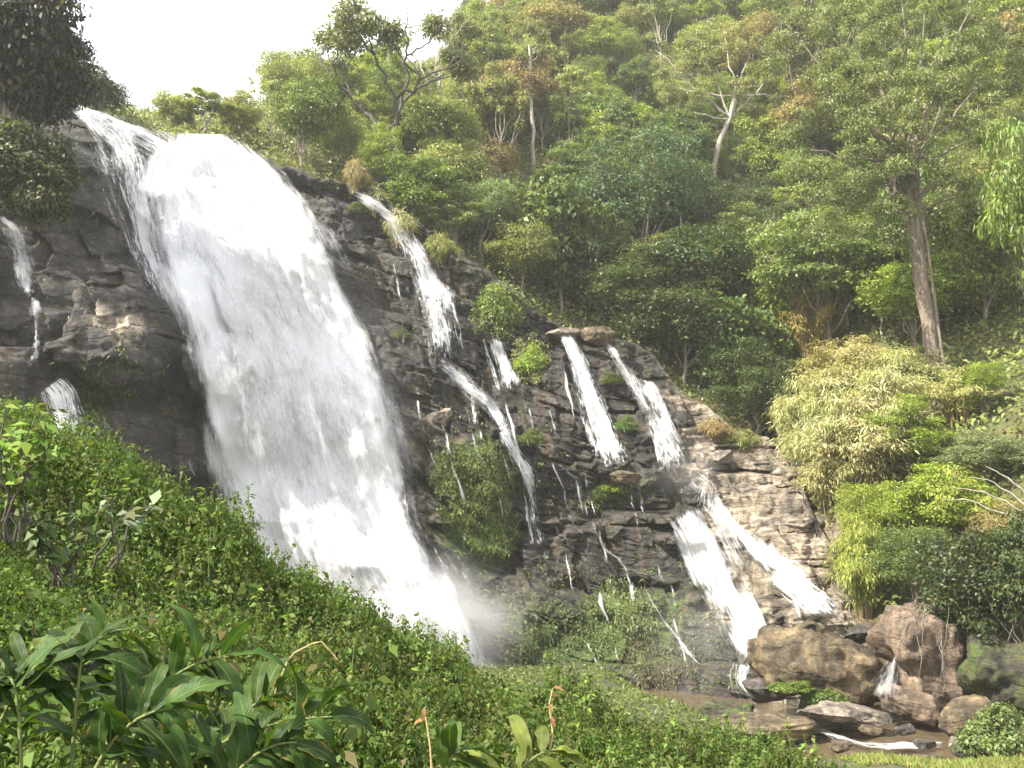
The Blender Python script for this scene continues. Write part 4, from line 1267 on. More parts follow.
def hill_plant(key, cx, base, wpx, hpx, tint, name, label, cat='tree', group=None, rot=None, near=50.0, short=None, mark=True, Yd=None):
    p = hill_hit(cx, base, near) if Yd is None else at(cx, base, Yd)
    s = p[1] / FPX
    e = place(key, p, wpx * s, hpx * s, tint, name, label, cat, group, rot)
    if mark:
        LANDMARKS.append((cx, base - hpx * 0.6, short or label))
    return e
#MARK_TREES

T = 'tree'
# the skyline beyond the lip of the big fall
hill_plant('airy0', 205, 142, 70, 58, PALE, T, 'pale airy tree on the skyline above the lip of the big waterfall', near=92)
hill_plant('fine0', 240, 142, 62, 56, PALE, T, 'low pale green tree on the skyline right of the airy one', near=92)
hill_plant('broad1', 176, 138, 50, 50, PALE, T, 'small round tree at the left end of the pale skyline trees', near=92)
hill_plant('broad2', 300, 175, 80, 108, GREEN, T, 'bright green tree at the right edge of the big waterfall lip', near=97)
hill_plant('bare1', 272, 150, 40, 78, PALE, T, 'thin half bare tree against the white sky above the lip')
hill_plant('crooked', 398, 195, 190, 225, (0.13, 0.165, 0.05), T, 'dark crooked tree with twisting limbs standing against the sky', rot=0.2)
hill_plant('bare0', 445, 150, 110, 165, GREEN, T, 'leafless pale tree with forked limbs against the white sky', rot=2.0)
hill_plant('airy1', 462, 120, 70, 130, OLIVE, T, 'slim tree with a white stem behind the leafless pale tree')
hill_plant('broad0', 430, 222, 82, 74, OLIVE, 'shrub', 'yellow green leafy shrub just above the narrow veil waterfall', 'shrub')
hill_plant('fine1', 482, 262, 100, 86, GREY, 'shrub', 'pale grey green rounded shrub left of the dark glossy tree', 'shrub')
hill_plant('glossy', 560, 312, 120, 160, DEEP, T, 'dark glossy leaved tree standing over the middle of the cliff')
hill_plant('fine1', 645, 305, 170, 190, (0.085, 0.135, 0.06), T, 'large bluish green tree right of the dark glossy tree')
hill_plant('broad3', 592, 190, 56, 80, LIME, T, 'bright lime tree near the tall white pole of a trunk')
hill_plant('broad1', 655, 170, 76, 62, LIME, T, 'low bright lime tree in the middle of the slope')
#CURVED
hill_plant('airy0', 812, 165, 90, 190, (0.2, 0.2, 0.08), T, 'tall thin pale trunk with a sparse top left of the giant tree')
hill_plant('broad2', 545, 75, 90, 80, (0.25, 0.22, 0.09), T, 'russet brown tree high on the slope above the white pole')
hill_plant('fine0', 755, 105, 100, 100, BROWN, T, 'broad russet tree high on the slope behind the curved trunk')
hill_plant('layered', 825, 365, 150, 165, (0.13, 0.20, 0.05), T, 'light green feathery tree on a thin trunk above the golden bamboo')
hill_plant('broad0', 985, 330, 130, 170, GREEN, T, 'mid green tree behind the giant trunk on the right')
hill_plant('bare1', 1008, 110, 70, 110, BROWN, T, 'bare pale forked branches at the top right edge', near=70)
hill_plant('hanging', 1062, 395, 130, 300, GREEN, T, 'near tree with long drooping pale leaves at the right edge', near=52, Yd=60)
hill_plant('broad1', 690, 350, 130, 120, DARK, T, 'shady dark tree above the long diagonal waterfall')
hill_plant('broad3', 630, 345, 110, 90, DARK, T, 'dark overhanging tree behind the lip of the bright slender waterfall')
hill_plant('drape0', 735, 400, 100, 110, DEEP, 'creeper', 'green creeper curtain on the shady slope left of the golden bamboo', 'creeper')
hill_plant('drape1', 775, 355, 60, 90, BRIGHT, 'creeper', 'lit creeper curtain hanging just above the golden bamboo', 'creeper')
hill_plant('bamboo1', 755, 350, 60, 45, GOLD, 'bamboo', 'small straw coloured bamboo tuft lit in the shady slope', 'bamboo')
hill_plant('bamboo0', 745, 395, 56, 44, GOLD, 'bamboo', 'lowest straw coloured tuft above the pale slabs', 'bamboo')
hill_plant('bamboo1', 712, 345, 44, 34, OLIVE, 'bamboo', 'highest small straw tuft in the dark hollow', 'bamboo')
hill_plant('bamboo0', 812, 365, 70, 80, (0.28, 0.25, 0.07), 'bamboo', 'upright yellow bamboo clump behind the golden bank', 'bamboo')

# the giant tree on the right, its long straight trunk bare to half height
gb = hill_hit(940, 405, 60)
gs = gb[1] / FPX
g_ = np.random.default_rng(5)
giant = tag(empty('giant_tree', tuple(gb)), 'giant tree with a long bare brown trunk and a huge crown', 'tree')
tt = at(905, 160, gb[1] + 1.0) - gb
tpts = curve((0, 0, -0.8), tt, n=12, wob=0.05, g=g_)
tb = [tube(tpts, np.concatenate([[0.95], np.linspace(0.54, 0.56, 10), [0.5]]), 12)]
forks = []
for k, (fx, fy, dy) in enumerate([(850, 60, -2), (880, 20, 2), (905, 90, -3), (925, 10, 0), (960, 60, 2), (985, 130, -1), (845, 225, -2), (872, 215, -3), (880, 150, -5), (965, 190, -2), (840, 130, 1), (890, 120, -4), (955, 140, -3), (870, 190, -2), (950, 20, 3), (820, 80, 2), (1000, 60, 1), (830, 190, 1), (900, -30, 1), (975, 0, -2), (860, 100, -4), (930, 100, -4), (845, 10, 2), (800, 40, 1), (1010, 110, 1), (810, 150, 0)]):
    e = at(fx, fy, gb[1] + dy) - gb
    forks.append(e)
    st = tpts[11 if k % 3 else 9]
    tb.append(tube(curve(st, e, sag=-0.6, wob=0.25, n=8, g=g_), np.linspace(0.20, 0.05, 8), 5))
tb.append(tube(curve((0.5, -0.6, -0.4), tt + np.array([0.5, -0.7, 0]), n=9, wob=0.06, g=g_), np.full(9, 0.11), 6))   # a liana beside the trunk
link('trunk', tubes_mesh('trunk', tb, M_BARK_BROWN), giant)
bl = []
for e in forks:
    for _ in range(7):
        r = g_.uniform(0.5, 1.3)
        bl.append((*(e + g_.normal(size=3) * 1.7), r, r, r * 0.7))
for _ in range(120):
    q_ = g_.normal(size=2); q_ = q_ / np.linalg.norm(q_) * g_.random() ** 0.5
    e = at(918 + q_[0] * 100, 105 + q_[1] * 140, gb[1] + g_.uniform(-4, 3)) - gb
    r = g_.uniform(0.5, 1.1)
    if abs(918 + q_[0] * 100 - 922) < 42 and 105 + q_[1] * 140 > 150: continue
    bl.append((*e, r, r, r * 0.7))
cr_ = link('crown', leaves_mesh('crown', [cloud(bl, 95000, 0.22, 0.5, g_, 0.6, inner=0.6, lump=0.45)], M_LEAF), giant)
cr_.color = (0.165, 0.20, 0.075, 1)
LANDMARKS.append((915, 150, 'giant tree'))
link('creeper', leaves_mesh('creeper', [cloud([(*(tpts[k] + np.array([-0.3, -0.3, 0])), 0.9, 0.9, 1.2) for k in (10, 11)], 700, 0.3, 0.5, g_, 1.2, inner=0.8)], M_LEAF), giant).color = (0.10, 0.13, 0.05, 1)

# a pale trunk that curves up to an open crown
cb = hill_hit(712, 212, 90)
curved = tag(empty(T, tuple(cb)), 'tall tree with a pale curved trunk and open crown in mid slope', 'tree')
cpt = np.array([at(x_, y_, cb[1]) - cb for x_, y_ in ((712, 216), (712, 190), (714, 165), (720, 140), (730, 118), (735, 95))])
ct = [tube(cpt, np.linspace(0.46, 0.28, 6), 8)]
cbl = []
for k, (fx, fy, dy) in enumerate([(680, 60, -1), (665, 85, 1), (700, 40, 0), (725, 30, 2), (750, 45, -1), (770, 75, 1), (785, 60, 0), (740, 80, -2), (700, 90, -2), (760, 105, 0), (685, 110, 1), (715, 65, -1), (655, 50, 2), (790, 95, 2)]):
    e = at(fx, fy, cb[1] + dy) - cb
    st = cpt[5 if k % 2 else 4]
    ct.append(tube(curve(st, e, sag=-0.3, wob=0.2, n=7, g=g_), np.linspace(0.17, 0.04, 7), 5))
    for _ in range(5):
        r = g_.uniform(0.5, 1.15); cbl.append((*(e + g_.normal(size=3) * 1.2), r, r, r * 0.65))
link('trunk', tubes_mesh('trunk', ct, M_BARK_PALE), curved)
link('crown', leaves_mesh('crown', [cloud(cbl, 17000, 0.28, 0.5, g_, 0.5, inner=0.6, lump=0.4)], M_LEAF), curved).color = (0.22, 0.235, 0.085, 1)

# a tall white pole of a trunk in the middle of the slope
pb = hill_hit(534, 172, 90)
ps = pb[1] / FPX
pole = tag(empty(T, tuple(pb)), 'dead straight white trunk with a wisp of leaves on top', 'tree')
pt = at(529, 45, pb[1]) - pb
link('trunk', tubes_mesh('trunk', [tube(curve((0, 0, -0.5), pt, n=10, wob=0.12, g=g_), np.linspace(0.30, 0.14, 10), 8)] +
     [tube(curve(pt * f, pt * f + np.array([dx_, 0, 1.6]), n=5, wob=0.1, g=g_), np.linspace(0.09, 0.03, 5), 5) for f, dx_ in ((0.95, 2.0), (0.98, -1.8), (0.85, 1.5), (0.8, -1.2))], M_BARK_PALE), pole)
link('crown', leaves_mesh('crown', [cloud([(pt[0] + a, b_, pt[2] + c, 1.1, 1.1, 0.8) for a, b_, c in ((1.8, 0, 1.2), (-1.6, 0.4, 1.4), (0.2, -0.6, 1.8), (1.4, 0.3, -1.2), (-1.0, 0, -1.8))], 1500, 0.4, 0.5, g_, 0.5, inner=0.7)], M_LEAF), pole).color = (0.16, 0.17, 0.06, 1)
LANDMARKS.append((531, 100, 'straight white trunk'))

# dark trees and shady growth on the left shoulder, shade put into their tints
sh = cast(np.array([8.0]), np.array([178.0]))[0]
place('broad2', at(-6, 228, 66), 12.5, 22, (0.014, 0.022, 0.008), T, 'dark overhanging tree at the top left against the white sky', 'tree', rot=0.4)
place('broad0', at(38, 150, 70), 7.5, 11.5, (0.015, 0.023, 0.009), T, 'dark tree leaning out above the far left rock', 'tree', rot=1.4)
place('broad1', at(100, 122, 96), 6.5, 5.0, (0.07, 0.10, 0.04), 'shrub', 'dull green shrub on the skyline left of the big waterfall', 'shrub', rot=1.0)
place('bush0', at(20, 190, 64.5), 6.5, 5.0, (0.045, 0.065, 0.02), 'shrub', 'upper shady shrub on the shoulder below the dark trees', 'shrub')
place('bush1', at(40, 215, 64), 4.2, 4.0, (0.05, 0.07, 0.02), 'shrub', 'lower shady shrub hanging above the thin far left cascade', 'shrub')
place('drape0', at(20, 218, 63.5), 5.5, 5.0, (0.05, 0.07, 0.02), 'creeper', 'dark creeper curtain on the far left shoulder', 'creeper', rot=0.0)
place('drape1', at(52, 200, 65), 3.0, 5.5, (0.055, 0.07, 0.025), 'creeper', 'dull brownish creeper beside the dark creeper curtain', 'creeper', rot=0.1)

# shrubs and creepers rooted in the cliff


def cliff_plant(key, cx, base, wpx, hpx, tint, name, label, cat, back=0.3, rot=0.0, group=None):
    yv = float(cast(np.array([cx], float), np.array([base], float))[0])
    p = at(cx, base, yv + back)
    s = yv / FPX
    return place(key, p, wpx * s, hpx * s, tint, name, label, cat, group, rot)


def creeper_patch(cx, cy, w, h, tint, label, seed, dens=1.0, size=0.24):
    """leaves hanging flat on the rock over an uneven patch, with a few stems"""
    g = np.random.default_rng(400 + seed)
    n_ = int(w * h * 0.75 * dens)
    a = g.uniform(-1.25, 1.25, n_); b_ = g.uniform(-1.25, 1.25, n_)
    k = a * a + b_ * b_ + 0.55 * fbm(a * 1.8 + seed, b_ * 1.3, 0, 431 + seed, 3) < 0.85
    k &= fbm(a * 5 + seed, b_ * 3.0, 0, 441, 2) + 0.75 > 0.3 * g.random(n_)
    qx = cx + a[k] * w / 2; qy = cy + b_[k] * h / 2
    t = cast(qx, qy)
    ok = t < 111
    qx, qy, t = qx[ok], qy[ok], t[ok]
    dx, dz = rays(qx, qy)
    P = np.stack([dx * t, t, dz * t], 1)
    o0 = P[np.argmin(P[:, 2])].copy()
    P = P - o0
    rp = np.repeat(P, 4, 0)
    m_ = len(rp)
    bump = np.repeat(0.08 + 0.18 * np.abs(fbm(qx * 0.15, qy * 0.15, 0, 451, 2)), 4)
    rp = rp + g.normal(size=(m_, 3)) * 0.14
    rp[:, 1] -= bump * g.random(m_)
    Nn = np.array([0, -0.7, 0.7]) + g.normal(size=(m_, 3)) * 0.5
    T = np.array([0, -0.3, -0.9]) + g.normal(size=(m_, 3)) * 0.5
    L = size * g.uniform(0.5, 1.4, m_)
    tone = np.clip(0.5 + 0.3 * np.repeat(fbm(qx * 0.08, qy * 0.08, 0, 461, 2), 4) + 0.22 * g.normal(size=m_), 0, 1)
    e = tag(empty('creeper', tuple(o0)), label, 'creeper')
    pick = P[g.choice(len(P), 14)]
    link('stem', tubes_mesh('stem', [tube(curve(q + np.array([0, -0.1, 0.2]), q + np.array([g.normal() * 0.3, -0.15, -1.4]), wob=0.06, n=5, g=g), np.full(5, 0.02), 4) for q in pick], M_BARK_DARK), e)['kind'] = 'stuff'
    link('leaves', leaves_mesh('leaves', [leaf_arrays(rp, Nn, T, L, L * 0.34, tone)], M_LEAF), e).color = (*tint, 1)


C = 'creeper'
creeper_patch(505, 314, 58, 62, GREEN, 'bright leafy creeper on the ledge above the twin trickles', 1)
cliff_plant('bush0', 497, 325, 44, 44, GREEN, 'shrub', 'green shrub on the cliff top above the twin trickles', 'shrub')
cliff_plant('bush1', 478, 318, 30, 26, (0.12, 0.16, 0.04), 'shrub', 'small shrub on the ledge right of the narrow veil waterfall', 'shrub')
creeper_patch(528, 357, 36, 56, OLIVE, 'yellow green creeper hanging left of the bright slender waterfall', 4)
cliff_plant('bush2', 530, 372, 34, 30, BRIGHT, 'shrub', 'small lit shrub on the ledge left of the bright slender waterfall', 'shrub')
creeper_patch(470, 478, 78, 85, (0.115, 0.155, 0.03), 'mossy green curtain on the hump right of the big waterfall foot', 6)
creeper_patch(490, 530, 60, 60, (0.12, 0.18, 0.035), 'lower end of the mossy curtain beside the stepped rivulet', 7)
creeper_patch(625, 610, 80, 60, (0.13, 0.17, 0.06), 'dull grey green creeper under the overhung slab', 8)
creeper_patch(600, 625, 56, 50, (0.08, 0.12, 0.035), 'darker creeper at the low cliff just above the bank', 9)
creeper_patch(658, 660, 90, 60, (0.10, 0.10, 0.05), 'brownish creeper at the cliff foot left of the fanned waterfall', 10)
creeper_patch(548, 645, 60, 40, (0.07, 0.11, 0.035), 'dark green creeper low between the bank and the cliff', 11)
creeper_patch(95, 399, 50, 52, (0.05, 0.09, 0.025), 'dark green creeper on the left buttress', 12)
cliff_plant('bush1', 70, 400, 24, 24, (0.05, 0.08, 0.025), 'shrub', 'small dark shrub in a cleft of the left buttress', 'shrub')
cliff_plant('bush2', 400, 340, 24, 12, (0.08, 0.11, 0.03), 'shrub', 'little shrub at the foot of the faint thread of water', 'shrub')
cliff_plant('bush0', 358, 215, 26, 14, (0.11, 0.14, 0.045), 'shrub', 'tiny shrub on the rock left of the narrow veil waterfall', 'shrub')
cliff_plant('bush1', 618, 492, 36, 20, BRIGHT, 'shrub', 'lit shrub at the foot of the bright slender waterfall', 'shrub')
cliff_plant('bush2', 530, 445, 30, 18, (0.09, 0.13, 0.03), 'shrub', 'small shrub beside the mid ledge trickle', 'shrub')
cliff_plant('bush0', 600, 500, 30, 16, (0.09, 0.14, 0.03), 'shrub', 'low green shrub left of the lit shrub', 'shrub')
cliff_plant('bush0', 612, 385, 26, 14, (0.09, 0.13, 0.03), 'shrub', 'dark tuft between the bright slender waterfall and the long diagonal one', 'shrub')
cliff_plant('bush2', 625, 432, 26, 18, (0.08, 0.14, 0.03), 'shrub', 'green tuft hugging the right side of the bright slender waterfall', 'shrub')
for cx, by, w, h, t_, lab in ((400, 245, 40, 42, GOLD, 'straw coloured grass tuft on the rim right of the narrow veil waterfall'), (375, 215, 30, 34, GOLD, 'straw grass tuft on the rim beside the tiny shrub'),
                              (440, 262, 40, 36, OLIVE, 'olive grass tuft on the rim below the yellow green shrub'), (355, 190, 30, 40, BROWN, 'brown dry grass tuft on the rim above the narrow veil waterfall'),
                              (560, 318, 26, 20, BROWN, 'rusty grass tuft on the rim by the bright slender waterfall lip'), (715, 440, 40, 26, BROWN, 'brown dry grass tuft on the rim left of the pale slabs'), (745, 452, 40, 26, OLIVE, 'green grass tuft on the rim left of the pale slabs')):
    hill_plant('grassy', cx, by, w, h, t_, 'grass_tuft', lab, 'grass tuft', Yd=float(cast(np.array([cx], float), np.array([by], float), near=60)[0]), mark=False)

# the right bank: golden bamboo and bright shrubs
BM = 'bamboo'
for k, (cx, by, w, h, t_, lab) in enumerate([
    (812, 470, 84, 100, GOLD, 'golden bamboo clump spilling toward the pale slabs'),
    (862, 440, 130, 95, GOLD, 'topmost golden bamboo clump at the foot of the thin trunk'),
    (905, 420, 110, 80, (0.35, 0.355, 0.155), 'golden bamboo clump around the base of the giant trunk'),
    (870, 500, 130, 110, (0.37, 0.345, 0.165), 'middle golden bamboo clump left of the round bright bush'),
    (835, 520, 90, 80, (0.35, 0.32, 0.15), 'lowest golden bamboo clump hanging over the pale slabs'),
    (792, 455, 60, 90, (0.36, 0.35, 0.13), 'olive gold bamboo clump at the left end of the golden bank'),
    (850, 395, 120, 60, (0.38, 0.37, 0.175), 'pale straw bamboo clump on the upper edge of the golden bank'),
    (890, 470, 110, 110, (0.38, 0.355, 0.175), 'tall pale straw clump behind the round bright bush'),
    (835, 500, 104, 120, (0.37, 0.365, 0.165), 'thick straw clump in the middle left of the golden bank'),
    (960, 425, 80, 60, (0.37, 0.36, 0.13), 'golden bamboo clump right of the giant trunk'),
]):
    hill_plant('bamboo%d' % (k % 2), cx, by, w, h, t_, BM, lab, BM, near=56, mark=False)
for k, (key, cx, by, w, h, t_, lab) in enumerate([
    ('fine0', 910, 485, 104, 92, BRIGHT, 'round bright green bush in front of the golden bamboo'),
    ('fine1', 985, 420, 60, 60, BRIGHT, 'upright bright bush right of the giant trunk base'),
    ('fine1', 872, 590, 84, 110, BRIGHT, 'bright leafy bush hanging above the stones right of the winding cascade'),
    ('fine0', 935, 560, 120, 95, BRIGHT, 'broad bright bush in the middle of the right bank'),
    ('bamboo0', 955, 545, 110, 80, LIME, 'lime feathery bush below the grey green bush'),
    ('bamboo1', 895, 560, 100, 80, LIME, 'lime feathery bush below the round bright bush'),
    ('bamboo0', 865, 625, 70, 110, (0.24, 0.28, 0.05), 'yellow green bush hanging over the stones by the winding cascade'),
    ('fine1', 918, 625, 100, 100, (0.10, 0.15, 0.04), 'darker green bush over the orange boulder'),
    ('fine0', 985, 490, 110, 60, GREY, 'grey green bush with bare arching branches'),
    ('broad1', 985, 690, 130, 150, (0.042, 0.066, 0.02), 'deeply shaded bush in the hollow of the right bank'),  # the hollow's shade is put into this dark leaf tint
    ('bamboo1', 1010, 560, 80, 60, BROWN, 'brown dry tuft at the right edge over the hollow'),
    ('bush0', 1000, 755, 70, 50, (0.14, 0.18, 0.06), 'pale green bush at the bottom right corner'),
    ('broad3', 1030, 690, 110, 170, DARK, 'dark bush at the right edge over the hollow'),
]):
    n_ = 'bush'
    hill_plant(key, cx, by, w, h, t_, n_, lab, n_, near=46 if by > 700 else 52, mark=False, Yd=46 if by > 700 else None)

# bare arching branches and hanging roots on the right bank
rb = hill_hit(1024, 520, 50)
tb = [tube(curve(at(1034, 505 + 8 * k, 57) - rb, at(985 - 14 * k, 466 + 11 * k, 57.5) - rb, sag=0.4, wob=0.06, n=9, g=g_), np.linspace(0.08, 0.025, 9), 5) for k in range(4)]
rt = tag(link('branch', tubes_mesh('branch', tb, M_BARK_PALE), None, tuple(rb)), 'pale bare branches arching from the grey green bush', 'branch')
rp = at(920, 640, 55)
tb = []
for k in range(10):
    x0 = g_.uniform(905, 1000); y0 = g_.uniform(600, 650)
    a_ = at(x0, y0, 54.8) - rp
    b_ = at(x0 + g_.uniform(-22, 10), y0 + g_.uniform(40, 100), 53.8) - rp
    tb.append(tube(curve(a_, b_, wob=0.08, n=7, g=g_), np.linspace(g_.uniform(0.014, 0.024), 0.006, 7), 4))
tag(link('hanging_roots', tubes_mesh('hanging_roots', tb, M_BARK), None, tuple(rp)), 'dry thin roots hanging in front of the orange boulder', 'roots')
for cx, by, w, h, t_, lab in ((790, 690, 44, 14, GREEN, 'small green bush growing on the front of the largest boulder'), (825, 705, 44, 26, DEEP, 'dark leafy bush at the foot of the largest boulder')):
    hill_plant('bush1', cx, by, w, h, t_, 'bush', lab, 'bush', mark=False, Yd=55.0)
#MARK_FILL

# ------------------------------------------------------------------ the rest of the forest: every tree is its own object
SHORT = [(205, 110, 'pale airy skyline tree'), (300, 120, 'bright green lip tree'), (398, 90, 'dark crooked tree'), (445, 60, 'leafless pale tree'), (560, 220, 'dark glossy tree'), (645, 220, 'large bluish green tree'),
         (592, 140, 'bright lime tree'), (655, 130, 'low lime tree'), (716, 160, 'pale curved trunk'), (812, 90, 'tall thin pale trunk'), (545, 35, 'russet tree by the white pole'), (755, 50, 'broad russet tree'), (825, 250, 'feathery light green tree'),
         (985, 240, 'tree behind the giant trunk'), (925, 300, 'giant bare trunk'), (905, 120, 'giant crown'), (531, 110, 'white pole trunk'), (690, 290, 'shady dark tree'), (430, 185, 'yellow green shrub'), (482, 215, 'grey green shrub'), (755, 330, 'straw tufts'), (1010, 60, 'bare branches at the edge')]
fr = np.random.default_rng(77)
pts = []
keys = ['broad0', 'broad1', 'broad2', 'broad3', 'airy0', 'airy1', 'airy2', 'fine0', 'fine1', 'layered', 'hanging', 'glossy']
pw = np.array([.09, .09, .10, .10, .11, .11, .11, .12, .11, .09, .04, .02]); pw /= pw.sum()
taken = [o for o in bpy.data.objects if o.type == 'EMPTY' and o.parent is None]
tk = np.array([[o.location.x, o.location.y, max(o.scale.x, 0.3) * 2.2] for o in taken])
used_labels = set()
nf = 0
cand = 0
while nf < 262 and cand < 60000:
    cand += 1
    y = fr.uniform(84, 190); x = fr.uniform(-46, 85)
    z = float(hill_z(x, y))
    px, py = to_px((x, y, z))
    if not (-30 < px < 1060 and -50 < py < 470): continue
    if px < 330 and py > 150: continue
    if x < 22.5 and y < np.interp(x, gx, Y[:, -1]) + 7: continue
    if px > 775 and py > 372: continue
    if abs(px - 533) < 20 and 160 < py < 250: continue
    if px < 285: continue
    if px < 475 and py < 118: continue
    # hidden behind the ridge?
    tq = np.linspace(0.6, 0.98, 40)
    top = np.array([x, y, z + 8.0])
    if (hill_z(top[0] * tq, top[1] * tq) > top[2] * tq)[(top[1] * tq > 90)].any(): continue
    sep = 3.3 + 0.018 * (y - 84)
    if pts and (np.hypot(*(np.array(pts)[:, :2] - (x, y)).T) < sep).any(): continue
    if (np.hypot(tk[:, 0] - x, tk[:, 1] - y) < np.minimum(tk[:, 2], 4.0)).any(): continue
    pts.append((x, y))
    hfac = fr.uniform(0.85, 1.45)
    low_y = py > 300
    kk = keys[fr.choice(len(keys), p=pw)]
    w, h = KINDS[kk][0] * hfac * fr.uniform(0.75, 1.05), KINDS[kk][1] * hfac * fr.uniform(0.65, 1.0)
    nzv = float(fbm(x * 0.05, y * 0.05, 0, 901, 3)) + fr.normal() * 0.45
    if py > 230 and 560 < px < 790: tint, cn_ = (DARK, 'dark green') if fr.random() < 0.75 else (OLIVE, 'olive')  # mid-slope pocket: its shade is put into the darker leaf tint
    elif nzv > 1.3: tint, cn_ = BROWN, 'russet brown'
    elif nzv > 0.5: tint, cn_ = OLIVE, 'olive'
    elif nzv > 0.2: tint, cn_ = PALE, 'pale green'
    elif nzv > -0.35: tint, cn_ = GREEN, 'mid green'
    elif nzv > -0.7: tint, cn_ = (0.23, 0.29, 0.05), 'fresh yellow green'
    else: tint, cn_ = DEEP, 'deep green'
    if py < 150 and px > 480 and tint in (GREEN, DEEP) and fr.random() < 0.6: tint, cn_ = ((0.21, 0.27, 0.065), 'yellowish green')
    size = 'small' if h < 8.2 else ('tall' if h > 11.5 else 'medium')
    form = {'airy': 'thin stemmed', 'laye': 'flat topped', 'hang': 'drooping'}.get(kk[:4], 'bushy')
    cyc = py - h / y * FPX * 0.6
    ld = sorted(((math.hypot(px - a, cyc - b), a, b, s) for a, b, s in SHORT))
    lab = None
    for dist, a, b, s in ld[:5]:
        dx_, dy_ = px - a, cyc - b
        if abs(dx_) > 1.6 * abs(dy_): rel = 'right of' if dx_ > 0 else 'left of'
        elif abs(dy_) > 1.6 * abs(dx_): rel = 'downhill of' if dy_ > 0 else 'uphill of'
        else: rel = ('downhill' if dy_ > 0 else 'uphill') + ('-right of' if dx_ > 0 else '-left of')
        q = f'{size} {cn_} {form} tree {rel} the {s}'
        if q not in used_labels:
            lab = q; break
    if lab is None: lab = q
    used_labels.add(lab)
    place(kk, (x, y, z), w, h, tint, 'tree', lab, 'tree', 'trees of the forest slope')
    nf += 1
print('fill trees', nf, 'cand', cand)

# low growth between the trees: uncountable
un = 110000
y = 62 + 125 * fr.random(un * 3) ** 1.0; x = fr.uniform(-46, 85, un * 3)
z = hill_z(x, y)
pxu, pyu = px_arr(x, y, z)
lp = np.interp(x, gx, Y[:, -1]) + 5.5
ok = (pxu > -20) & (pxu < 1050) & (pyu > -30) & ((y > lp) | (x > 22.8)) & (pyu < 690)
x, y, z = x[ok][:un], y[ok][:un], z[ok][:un]
m_ = len(x)
hh = 0.2 + (1.3 + 0.8 * fbm(x * 0.25, y * 0.25, 0, 911, 3)) * fr.random(m_) ** 0.7
Pq = np.stack([x, y, z + hh], 1)
Nn = np.array([-0.2, -0.5, 0.8]) + fr.normal(size=(m_, 3)) * 0.6
Tt = fr.normal(size=(m_, 3)) + np.array([0, -0.3, -0.3])
L = 0.42 * fr.uniform(0.6, 1.5, m_)
ug = link('undergrowth', leaves_mesh('undergrowth', [leaf_arrays(Pq, Nn, Tt, L, L * 0.5, np.clip(0.5 + 0.4 * fbm(x * 0.12, y * 0.12, 0, 921, 2) + 0.25 * fr.normal(size=m_), 0, 1))], M_LEAF))
ug.color = (0.16, 0.19, 0.05, 1)
tag(ug, 'low leafy undergrowth between the trees of the slope', kind='stuff')

# grass and moss tufts on the cliff
gn = 60000
gpx = fr.uniform(0, 880, gn); gpy = fr.uniform(110, 700, gn)
wt = 0.06 + blob(gpx, gpy, 472, 510, 42, 75) + 0.9 * blob(gpx, gpy, 632, 630, 60, 45) + 0.7 * blob(gpx, gpy, 540, 640, 60, 45) + 0.6 * blob(gpx, gpy, 510, 320, 30, 50) + 0.4 * blob(gpx, gpy, 440, 260, 60, 20) + 0.6 * blob(gpx, gpy, 700, 570, 16, 40) \
    + 0.6 * blob(gpx, gpy, 100, 400, 30, 40) + 0.7 * blob(gpx, gpy, 40, 190, 50, 30) + 0.4 * blob(gpx, gpy, 610, 495, 50, 15) + 0.35 * blob(gpx, gpy, 680, 650, 60, 40) + 0.4 * blob(gpx, gpy, 340, 195, 40, 15)
wt *= 0.35 + 1.3 * (fbm(gpx * 0.05, gpy * 0.05, 0, 931, 3) > 0.0)
k = fr.random(gn) < wt * 0.75
gpx, gpy = gpx[k], gpy[k]
inm = (gpx > np.interp(gpy, [r[1] for r in main_rows], [r[0] for r in main_rows])) & (gpx < np.interp(gpy, [r[1] for r in main_rows], [r[2] for r in main_rows]))
gpx, gpy = gpx[~inm], gpy[~inm]
gt = cast(gpx, gpy)
hit = gt < 111
gpx, gpy, gt = gpx[hit], gpy[hit], gt[hit]
dx, dz = rays(gpx, gpy)
m_ = len(gpx)
Pq = np.stack([dx * gt, gt, dz * gt], 1)
reps = 5
Pq = np.repeat(Pq, reps, 0) + fr.normal(size=(m_ * reps, 3)) * np.array([0.16, 0.08, 0.12])
fx_, fy_ = fr.uniform(-34, 13, 34000), fr.uniform(44, 70, 34000)
fz_ = ground_z(fx_, fy_)
kf_ = (fz_ > WATER_Z + 0.1) & (fbm(fx_ * 0.5, fy_ * 0.5, 0, 935, 3) > -0.45)
Pq = np.concatenate([Pq, np.repeat(np.stack([fx_, fy_, fz_ + 0.05], 1)[kf_], 3, 0) + fr.normal(size=(kf_.sum() * 3, 3)) * 0.12])
mm = len(Pq)
Nn = np.array([0, -0.8, 0.6]) + fr.normal(size=(mm, 3)) * 0.5
Tt = np.array([0, -0.5, -0.3]) + fr.normal(size=(mm, 3)) * 0.6
L = 0.26 * fr.uniform(0.5, 1.6, mm)
cg = link('cliff_grass', leaves_mesh('cliff_grass', [leaf_arrays(Pq, Nn, Tt, L, L * 0.28, fr.random(mm), bend=0.3)], M_LEAF))
cg.color = (0.095, 0.13, 0.028, 1)
tag(cg, 'mossy grass clinging to the wet cliff', kind='stuff')

